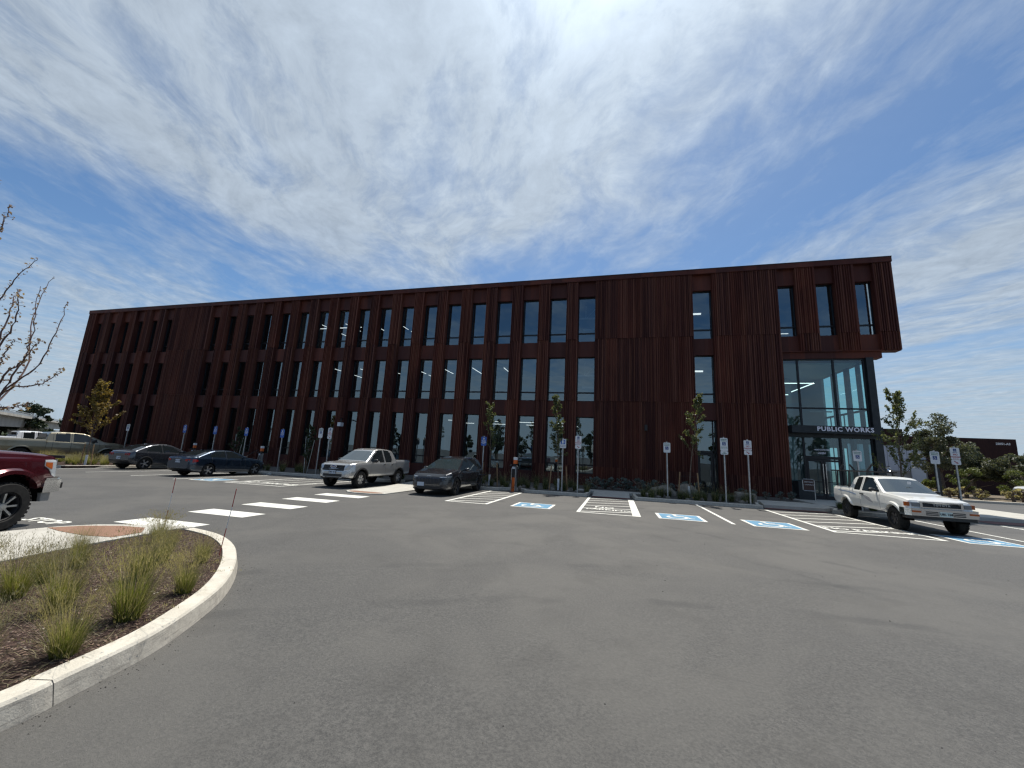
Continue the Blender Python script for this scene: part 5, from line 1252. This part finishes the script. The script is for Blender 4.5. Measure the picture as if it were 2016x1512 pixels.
# bare budding tree at the left edge, trunk outside the frame
def budding_tree():
    global nrng; nrng = np.random.default_rng(5)
    r = empty('budding_tree', (-6.62, 2.45, G(-6.62, 2.45)+.1)); tag(r, 'bare branched young tree with reddish buds reaching in from the left edge', 'tree')
    o_ = np.array(r.location); tb = MB(); tb.tube([(0, 0, 0), (.02, 0, 1.0), (.07, 0, 1.72)], [.045, .038, .03], 8); C = []
    for k, path in enumerate([[(-6.55, 2.45, 1.63), (-7.01, 2.39, 3.65), (-6.77, 2.33, 3.88), (-6.57, 2.26, 3.97), (-6.37, 2.2, 4.06)], [(-6.55, 2.45, 1.63), (-6.89, 2.46, 2.81), (-6.79, 2.48, 3.12), (-6.61, 2.49, 3.39), (-6.4, 2.5, 3.58)], [(-6.55, 2.45, 1.63), (-6.71, 2.51, 2.47), (-6.82, 2.58, 2.97), (-6.96, 2.64, 3.19), (-7.06, 2.7, 3.34)], [(-6.55, 2.45, 1.63), (-6.38, 2.41, 2.49), (-6.16, 2.38, 2.71), (-6.08, 2.34, 2.96), (-6.0, 2.3, 3.07)], [(-6.55, 2.45, 1.63), (-6.27, 2.49, 2.09), (-6.16, 2.53, 2.46), (-6.24, 2.56, 2.76), (-6.42, 2.6, 3.3)], [(-6.55, 2.45, 1.63), (-6.41, 2.54, 2.07), (-6.16, 2.62, 2.34), (-6.18, 2.71, 2.78), (-6.32, 2.8, 3.19)], [(-6.55, 2.45, 1.63), (-6.26, 2.44, 2.19), (-5.96, 2.42, 2.35), (-5.81, 2.41, 2.45), (-5.7, 2.4, 2.59)], [(-6.55, 2.45, 1.63), (-6.44, 2.56, 2.07), (-6.19, 2.67, 2.16), (-6.22, 2.79, 2.26), (-6.3, 2.9, 2.43)], [(-6.55, 2.45, 1.63), (-6.25, 2.46, 1.86), (-6.08, 2.48, 1.89), (-5.95, 2.49, 1.91), (-5.81, 2.5, 1.95)], [(-6.55, 2.45, 1.63), (-6.3, 2.39, 2.18), (-6.05, 2.33, 2.34), (-5.83, 2.26, 2.44), (-5.6, 2.2, 2.52)], [(-6.55, 2.45, 1.63), (-6.9, 2.0, 2.3), (-7.1, 1.8, 3.0), (-7.2, 1.6, 3.7)], [(-6.55, 2.45, 1.63), (-7.0, 2.9, 2.4), (-7.4, 3.0, 3.1), (-7.7, 3.2, 3.8)], [(-6.55, 2.45, 1.63), (-6.9, 2.5, 2.6), (-7.1, 2.3, 3.6), (-7.1, 2.3, 4.6)]]):
        pts = [np.array(p)-o_+nrng.normal(size=3)*.007 for p in smooth_path(path, 6)]
        tb.tube([tuple(p) for p in pts], [.009*(1-i/len(pts))+.0022 for i in range(len(pts))], 5)
        for i in range(5, len(pts)):
            for _ in range(2):
                p = pts[i]+(pts[i]-pts[i-1])*nrng.uniform(-.9, 0); d = rdir(1)[0]; tip = p+d*nrng.uniform(.012, .045)
                if nrng.random() < .6: tb.tube([tuple(p), tuple(tip)], .002, 3)
                for q in range(2): C.append(tip+nrng.normal(size=3)*.007)
    tb.obj('trunk', M_RBARK, r)
    leaves_at(np.array(C), .012, M_PURP, 'buds', r, .6)
budding_tree()
def clump_cloud(cent, rad, n, k):
    # k sub-clumps spread through the crown, each a shell of leaves
    out = []; cent = np.array(cent)
    for _ in range(k):
        c = cent+rdir(1)[0]*np.array(rad)*nrng.uniform(.25, 1)**.6; r = np.array(rad).mean()*nrng.uniform(.16, .34)
        d = rdir(n//k); out.append(c+d*r*nrng.uniform(.4, 1, (n//k, 1))*[1, 1, .75])
    return np.concatenate(out)
def juniper(x, y, h, w, n, m, label, name='juniper_tree', seed=0, size=.16, trunk=True, cat='tree', k=26, group=None, base=.13, z0=.28):
    global nrng; nrng = np.random.default_rng(seed)
    r = empty(name, (x, y, G(x, y)+base)); tag(r, label, cat, group)
    tb = MB()
    tb.tube([(0, 0, -.1), (.1*w*nrng.normal()*.3, 0, h*.35), (0, 0, h*.8)], [.05*w+.05, .04*w+.03, .02], 7)
    for i in range(9):
        a = i*2.3; p0 = np.array([0, 0, h*(.15+.06*i)]); tb.tube([tuple(q) for q in branch_pts(p0, (math.cos(a), math.sin(a), .6), w*.5*nrng.uniform(.6, 1.1), 5, .3)], [.05, .045, .035, .03, .02, .01], 5)
    tb.obj('trunk', M_BARK, r)
    C = clump_cloud((0, 0, h*(z0+1)/2), (w*.5, w*.5, h*(1-z0)/2), n, k)
    leaves_at(C, size, m, 'crown', r, .5); return r
J = [(29.2, 46.0, 7.2, 4.6, 5200, M_JUN, 'tallest juniper, in front of the workshop panels, right of the white door'),
     (32.6, 47.5, 4.6, 3.2, 4200, M_JUN, 'juniper with pointed double crown left of the workshop number'),
     (33.6, 45.0, 3.9, 3.6, 4200, M_JUN, 'broad grey green juniper below the blank brown workshop wall'),
     (36.3, 46.0, 4.0, 2.4, 3300, M_JUN, 'upright juniper right of the broad grey green one'),
     (40.9, 50.5, 5.4, 3.4, 3400, M_JUN, 'juniper cut by the right edge of the picture')]
for i, (x, y, h, w, n, m, lab) in enumerate(J): juniper(x, y, h, w, n*3, m, lab, seed=40+i, size=.085, k=46)
for i, (x, y, h, w, lab) in enumerate(((28.2, 42.0, 2.6, 2.0, 'yellow green bushy pine behind the right hand no parking sign'), (31.6, 41.5, 2.5, 2.6, 'yellow green bush below the tall junipers'), (34.6, 42.0, 2.4, 3.0, 'low yellow green bush at the foot of the brown workshop wall'), (26.0, 42.0, 1.5, 1.6, 'small dull bush behind the doubled sign post'))):
    juniper(x, y, h, w, 4200, M_JUNY, lab, 'bush', 60+i, .06, cat='bush', k=22, z0=.12)
for i in range(16):
    global_n = 0; nrng = np.random.default_rng(200+i); x = 24.5+i*.85+nrng.uniform(-.3, .3); y = 39.3+nrng.uniform(-.8, 1.6)
    if i == 0:
        juniper(x, y, .9, 1.1, 420, M_STRAW, 'straw coloured dry shrub in the row along the far kerb', 'dry_shrub', 90, .07, cat='shrub', k=10, z0=.05, group='dry shrubs along the far kerb'); proto = bpy.data.objects['dry_shrub']
    else:
        o = copy_tree(proto); o.location = (x, y, G(x, y)+.12); o.rotation_euler.z = i*1.9; o.scale = (nrng.uniform(.7, 1.25),)*3
# trees beyond the left end
for i, (x, y, h, w, lab) in enumerate(((-106, 46.5, 7.8, 5.0, 'round dark tree standing above the overpass railing'), (-97, 49, 6.4, 6, 'low dark tree touching the left end of the building'), (-72, 33, 2.7, 5.0, 'dark tree in front of the overpass, left of the building end'), (-66, 33, 2.9, 3.0, 'dark tree hard against the left end of the building'), (-77, 33, 2.0, 4.0, 'low dark bush below the overpass behind the white pickup'), (-118, 48, 6.2, 3.6, 'small far tree top just left of the round dark tree'))):
    juniper(x, y, h, w, 2600, M_PINE, lab, 'dark_tree', 120+i, .24, k=30, base=-.3)
# conifers and lamp posts behind the photographer, seen only as reflections in the glass
for i, (x, y, h) in enumerate(((-34, -26, 8), (-27, -33, 10), (-19, -24, 6.5), (-12, -30, 9), (-5, -24, 7), (1, -34, 11), (7, -26, 8), (13, -36, 10), (20, -30, 9), (28, -34, 11), (-44, -34, 10), (36, -30, 8), (-38, -22, 6), (-30, -21, 5.5), (-23, -19, 6), (-15, -20, 5), (-9, -19, 6), (-1, -19, 5.5), (5, -20, 6.5), (11, -19, 5), (17, -22, 6), (24, -22, 6), (-50, -24, 8))):
    juniper(x, y, h, h*.42, 2600, M_PINE, 'conifer across the lot behind the photographer, mirrored in the ground floor glass', 'conifer', 150+i, .16, k=34, base=-.3, group='conifers mirrored in the windows')

# ------------------------------------------------------------------ grasses
def grass_mesh(name, nb, h, spread, m, mh=None, heads=0, w=.0035, seed=0, curve=.5):
    rg = np.random.default_rng(seed); V = []; F = []; MI = []
    for i in range(nb+heads):
        head = i >= nb; a = rg.uniform(0, 2*PI); rr = spread*.25*math.sqrt(rg.random()); px, py = rr*math.cos(a), rr*math.sin(a)
        a2 = a+rg.normal()*.5; L = h*(rg.uniform(.45, 1.0) if not head else rg.uniform(.95, 1.45)); cv = curve*rg.uniform(.3, 1.3)*(.8 if head else 1); n = 5; th = rg.uniform(.03, .42)+(rg.random() < .10)*rg.uniform(.3, .9)
        x, y, z = px, py, 0.; dx_, dy_ = math.cos(a2), math.sin(a2); sx, sy = -dy_, dx_; o = len(V); ww = w*(.5 if head else rg.uniform(.7, 1.3)); tw = rg.uniform(-1, 1)
        for k in range(n+1):
            t = k/n; wk = ww*(1-t*.85) if not head else ww*.6
            V.append((x-sx*wk, y-sy*wk, z)); V.append((x+sx*wk, y+sy*wk, z))
            ang = th+cv*t**1.5; x += dx_*math.sin(ang)*L/n; y += dy_*math.sin(ang)*L/n; z += math.cos(ang)*L/n
        for k in range(n): F.append((o+2*k, o+2*k+1, o+2*k+3, o+2*k+2)); MI.append(1 if head or rg.random() < .22 else 0)
        if head:   # airy seed head
            bx_, by_, bz_ = V[-1]
            for q in range(7):
                o = len(V); t = rg.uniform(-.25, .05)*L; sxx, syy = rg.normal(size=2)*.012; z1 = bz_+t*math.cos(th+cv); x1 = bx_+t*math.sin(th+cv)*dx_+sxx; y1 = by_+t*math.sin(th+cv)*dy_+syy
                V += [(x1-.003, y1, z1), (x1+.003, y1, z1), (x1+sxx*.5, y1+syy*.5, z1+.03)]; F.append((o, o+1, o+2)); MI.append(1)
    me = bpy.data.meshes.new(name); me.from_pydata(V, [], F); me.materials.append(m); me.materials.append(mh or M_STRAW); me.polygons.foreach_set('material_index', MI); me.update(); return me
gm = [grass_mesh('ornamental_grass', 600, .56, .40, M_GRASS, M_STRAW, 170, .0025, s, .62) for s in range(3)]
clumps = [(-3.92, 2.20, .75, 'yellow green grass clump nearest the camera beside the kerb'), (-4.98, 2.68, .85, 'grass clump behind the nearest one in the island'), (-4.24, 2.78, .98, 'tall upright green grass clump in the middle of the island'),
          (-5.75, 2.72, .85, 'big grass clump at the left edge of the picture'), (-4.48, 3.42, .72, 'short grass clump close to the curve of the kerb'), (-5.42, 4.30, .62, 'small grass clump at the far tip of the island beside the marker stake'),
          (-5.85, 4.10, .65, 'grass clump left of the far marker stake'), (-6.55, 4.65, .6, 'grass clump in front of the second crosswalk stripe'), (-7.1, 4.85, .72, 'tall seeding grass clump at the far kerb in front of the first crosswalk stripe'),
          (-6.45, 3.55, .7, 'grass clump in the centre of the island below the tactile paving'), (-5.35, 3.55, .85, 'grass clump right of the centre of the island'), (-7.2, 3.95, .55, 'grass clump against the pale pavement edge'),
          (-7.1, 3.0, .62, 'grass clump beside the pavement at the left edge'), (-6.4, 2.3, .7, 'grass clump whose seed heads cross the pavement at left'), (-3.98, 1.72, .8, 'grass clump cut by the lower left edge'), (-5.1, 1.75, .8, 'grass clump low at the left edge'), (-6.1, 3.1, .7, 'small tufty grass clump among the larger ones')]
for i, (x, y, s_, lab) in enumerate(clumps):
    o = bpy.data.objects.new('ornamental_grass', gm[i % 3]); COL.objects.link(o); o.location = (x, y, G(x, y)+.125); o.rotation_euler = (0, 0, i*1.7); o.scale = (s_*.92, s_*.92, s_*.92)
    tag(o, lab, 'grass clump', 'ornamental grasses in the near island')
# bark chips lying on the mulch
def chips():
    rg = np.random.default_rng(3); V = []; F = []; n = 0
    while n < 9500:
        x = rg.uniform(-7.3, -3.4); y = rg.uniform(.6, 5.4)
        if not inpoly(x, y, bed): continue
        a = rg.uniform(0, PI); L = rg.uniform(.004, .017); w = rg.uniform(.002, .006); z = G(x, y)+.134; t1, t2 = rg.uniform(0, .010, 2); c_, s_ = math.cos(a), math.sin(a); o = len(V)
        for u_, v_, t in ((-L, -w, t1), (L, -w, t2), (L, w, t2), (-L, w, t1)): V.append((x+u_*c_-v_*s_, y+u_*s_+v_*c_, z+t))
        F.append((o, o+1, o+2, o+3)); n += 1
    me = bpy.data.meshes.new('bark_chips'); me.from_pydata(V, [], F)
    def fn(t, b):
        r = t.node('ShaderNodeNewGeometry').outputs['Random Per Island']; c = t.mix(t.mr(r, .1, .95, smooth=False), c4((.035, .020, .015)), c4((.23, .15, .11))); t.put(b.inputs['Base Color'], t.mix(t.mr(r, .985, .987), c, c4((.45, .40, .33))))
    me.materials.append(mat('bark chip', (.1, .07, .05), .9, fn=fn)); o = bpy.data.objects.new('bark_chips', me); COL.objects.link(o)
    tag(o, 'loose brown bark chips covering the near island', 'bark chips', kind='stuff')
chips()
def litter():
    rg = np.random.default_rng(17); V = []; F = []
    for x0, y0, s_, _ in clumps:
        for i in range(70):
            a = rg.uniform(0, 2*PI); r_ = .12+rg.exponential(.14); x = x0+r_*math.cos(a); y = y0+r_*math.sin(a)
            if not inpoly(x, y, bed): continue
            b_ = a+rg.normal()*.6; L = rg.uniform(.05, .16); z = G(x, y)+.137; w = .0018; o = len(V); dx_, dy_ = math.cos(b_)*L, math.sin(b_)*L; nx, ny = -math.sin(b_)*w, math.cos(b_)*w; h1 = rg.uniform(0, .035)
            V += [(x-nx, y-ny, z), (x+nx, y+ny, z), (x+dx_*.5+nx, y+dy_*.5+ny, z+h1), (x+dx_*.5-nx, y+dy_*.5-ny, z+h1), (x+dx_, y+dy_, z+.002)]; F += [(o, o+1, o+2, o+3), (o+3, o+2, o+4)]
    me = bpy.data.meshes.new('dead_grass'); me.from_pydata(V, [], F); me.materials.append(M_STRAW); o = bpy.data.objects.new('dead_grass', me); COL.objects.link(o)
    tag(o, 'dry fallen grass blades lying on the mulch of the near island', 'dead grass', kind='stuff')
litter()
# small stones and grit on the near asphalt and along the kerb
def grit():
    rg = np.random.default_rng(8); mb = MB()
    for i in range(420):
        if i < 260:
            k = rg.integers(0, len(outer)-1); x = outer[k][0]+rg.exponential(.09)+.02; y = outer[k][1]+rg.normal()*.12
        else: x = rg.uniform(-3, 9); y = rg.uniform(1.2, 11)
        if x < -3 and y < 0: continue
        s_ = rg.uniform(.003, .009) if i < 400 else .014; z = G(x, y); a = rg.uniform(0, 2*PI)
        vs = [(x+s_*math.cos(a+q), y+s_*math.sin(a+q)*.8, z) for q in (0, 2.1, 4.2)]+[(x, y, z+s_*.8)]
        mb.add(vs, [(0, 1, 3), (1, 2, 3), (2, 0, 3)])
    tag(mb.obj('grit', M_GRAVEL), 'loose grit scattered on the asphalt along the kerb', 'grit', kind='stuff')
grit()
# grasses in the shaded bed and on the left verge
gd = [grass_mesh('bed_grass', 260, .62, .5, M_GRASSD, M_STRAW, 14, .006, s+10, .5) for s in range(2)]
gv = [grass_mesh('verge_grass', 240, .55, .45, M_GRASS, M_STRAW, 60, .007, s+20, .6) for s in range(2)]
def row(meshes, name, cat, grp, lab, pts, z=.12):
    for i, (x, y, s_) in enumerate(pts):
        o = bpy.data.objects.new(name, meshes[i % len(meshes)]); COL.objects.link(o); o.location = (x, y, G(x, y)+z); o.rotation_euler.z = i*2.1; o.scale = (s_,)*3; tag(o, lab, cat, grp)
rg = np.random.default_rng(2); pts = []
for i in range(15): pts.append((-8.9+i*.52+rg.uniform(-.15, .15), 21.0+rg.uniform(-.35, .7), rg.uniform(.7, 1.1)))
for i in range(13): pts.append((1.3+i*.40+rg.uniform(-.1, .1), 20.75+rg.uniform(-.35, .5), rg.uniform(.7, 1.1)))
for i in range(22): pts.append((-24+i*.52+rg.uniform(-.2, .2), 22.6+rg.uniform(-.8, 1.2), rg.uniform(.8, 1.2)))
for i in range(12): pts.append((-8.8+i*.55, 24.2+rg.uniform(-.5, 1.5), rg.uniform(.7, 1.1)))
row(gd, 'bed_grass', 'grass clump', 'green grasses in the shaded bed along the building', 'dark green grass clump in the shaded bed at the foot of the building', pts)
pts = [(-40.5+i*.36+rg.uniform(-.15, .15), 15.9+(1.2 if i % 3 else .5)+rg.uniform(-.3, .5)+max(0, (-34-(-40.5+i*.36)))*.25, rg.uniform(.7, 1.15)) for i in range(27)]+[(-33+i*.35, 18.3+rg.uniform(-.5, .6), .9) for i in range(7)]
row(gv, 'verge_grass', 'grass clump', 'pale grasses on the left verge', 'pale green and straw grass clump on the verge in front of the tan pickup', pts, .13)
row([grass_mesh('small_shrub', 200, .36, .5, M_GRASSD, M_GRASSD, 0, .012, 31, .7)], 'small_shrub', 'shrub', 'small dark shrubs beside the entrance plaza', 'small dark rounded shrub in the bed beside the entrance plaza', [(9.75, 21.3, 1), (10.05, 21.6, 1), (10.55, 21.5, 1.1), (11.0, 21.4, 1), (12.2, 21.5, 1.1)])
for i_, lb_ in enumerate(('leftmost small dark shrub beside the entrance pavement', 'second small dark shrub from the left beside the entrance pavement', 'small dark shrub between the pavement edge and the white pickup wheel', 'small dark shrub just behind the rear wheel of the white pickup', 'small dark shrub hidden behind the white pickup cab')):
    bpy.data.objects['small_shrub' if i_ == 0 else 'small_shrub.%03d' % i_]['label'] = lb_
# grey sage along the wall
sg = []
for i in range(14):
    x = -1.6+i*.47+rg.uniform(-.1, .1); y = 24.6+rg.uniform(-.4, .6)
    if i == 0: juniper(x, y, .62, .8, 520, M_SAGE, 'grey green sage bush in the shaded bed against the ribbed wall', 'sage_bush', 300, .045, cat='bush', k=14, z0=.05, group='sage bushes against the wall', base=.12); proto = bpy.data.objects['sage_bush']
    else: o = copy_tree(proto); o.location = (x, y, G(x, y)+.12); o.rotation_euler.z = i*1.3; o.scale = (rg.uniform(.8, 1.2),)*3
for i, (x, y, s_) in enumerate(((7.2, 24.6, .7), (7.9, 24.8, .6), (8.6, 24.7, .7), (9.2, 25.0, .7), (6.6, 24.3, .8))):
    o = copy_tree(proto); o.location = (x, y, G(x, y)+.12); o.rotation_euler.z = i*2; o.scale = (s_,)*3
# boulders
def boulder(x, y, w, h, lab, seed, flat=0):
    import bmesh
    from mathutils import noise as mn
    bm = bmesh.new(); bmesh.ops.create_icosphere(bm, subdivisions=4, radius=1)
    for v_ in bm.verts:
        c = v_.co.copy(); k = 1+.28*mn.noise(c*1.1+Vector((seed*3.1, 0, 0)))+.06*mn.noise(c*4+Vector((seed, 0, 0)))
        if flat: c = Vector([math.copysign(abs(q)**.55, q) for q in c])*.8
        v_.co = c*k
        v_.co.x *= w/2; v_.co.y *= w*.38; v_.co.z *= h/1.6
    me = bpy.data.meshes.new('boulder'); bm.to_mesh(me); bm.free(); me.materials.append(M_ROCK); me.polygons.foreach_set('use_smooth', [True]*len(me.polygons))
    o = bpy.data.objects.new('boulder', me); COL.objects.link(o); o.location = (x, y, G(x, y)+.12+h*.25); tag(o, lab, 'boulder', 'boulders in the bed')
boulder(2.35, 22.0, 1.25, .62, 'wide grey boulder behind the lone accessible sign', 1)
boulder(3.55, 22.1, .95, .78, 'rounded brown boulder behind the staked tree by the side door', 2)
boulder(6.05, 21.9, 1.15, .60, 'squared grey boulder behind the no parking sign left of the entrance', 3, 1)
rs = []
for i in range(34):
    x = rg.choice([rg.uniform(-8.5, -2), rg.uniform(1.2, 6.2)]); y = rg.uniform(20.4, 21.4)
    if i == 0:
        boulder(x, y, .24, .2, 'pale fist sized rock at the front of the planted bed', 9); rp = bpy.data.objects['boulder.003']; rp.name = 'rock'; rp['category'] = 'rock'; rp['group'] = 'small rocks in the bed'
    else: o = rp.copy(); COL.objects.link(o); o.location = (x, y, G(x, y)+.14); o.rotation_euler.z = i; o.scale = (rg.uniform(.6, 1.3), rg.uniform(.6, 1.2), rg.uniform(.6, 1.2))
# marker stakes in the island
for x, y, lab, tx in ((-5.52, 4.62, 'thin red and white marker stake at the curve of the near kerb', .11), (-7.75, 5.35, 'thin marker stake behind the seeding grass at the far kerb', .05)):
    r = empty('marker_stake', (x, y, G(x, y)+.10)); tag(r, lab, 'marker stake')
    MB().tube([(0, 0, 0), (tx*.45, 0, .42)], .006, 6).obj('lower_rod', M_RINK, r); MB().tube([(tx*.45, 0, .42), (tx*.8, 0, .72)], .0055, 6).obj('middle_rod', M_WSIGN, r); MB().tube([(tx*.8, 0, .72), (tx, 0, .98)], .006, 6).obj('upper_rod', M_RINK, r)
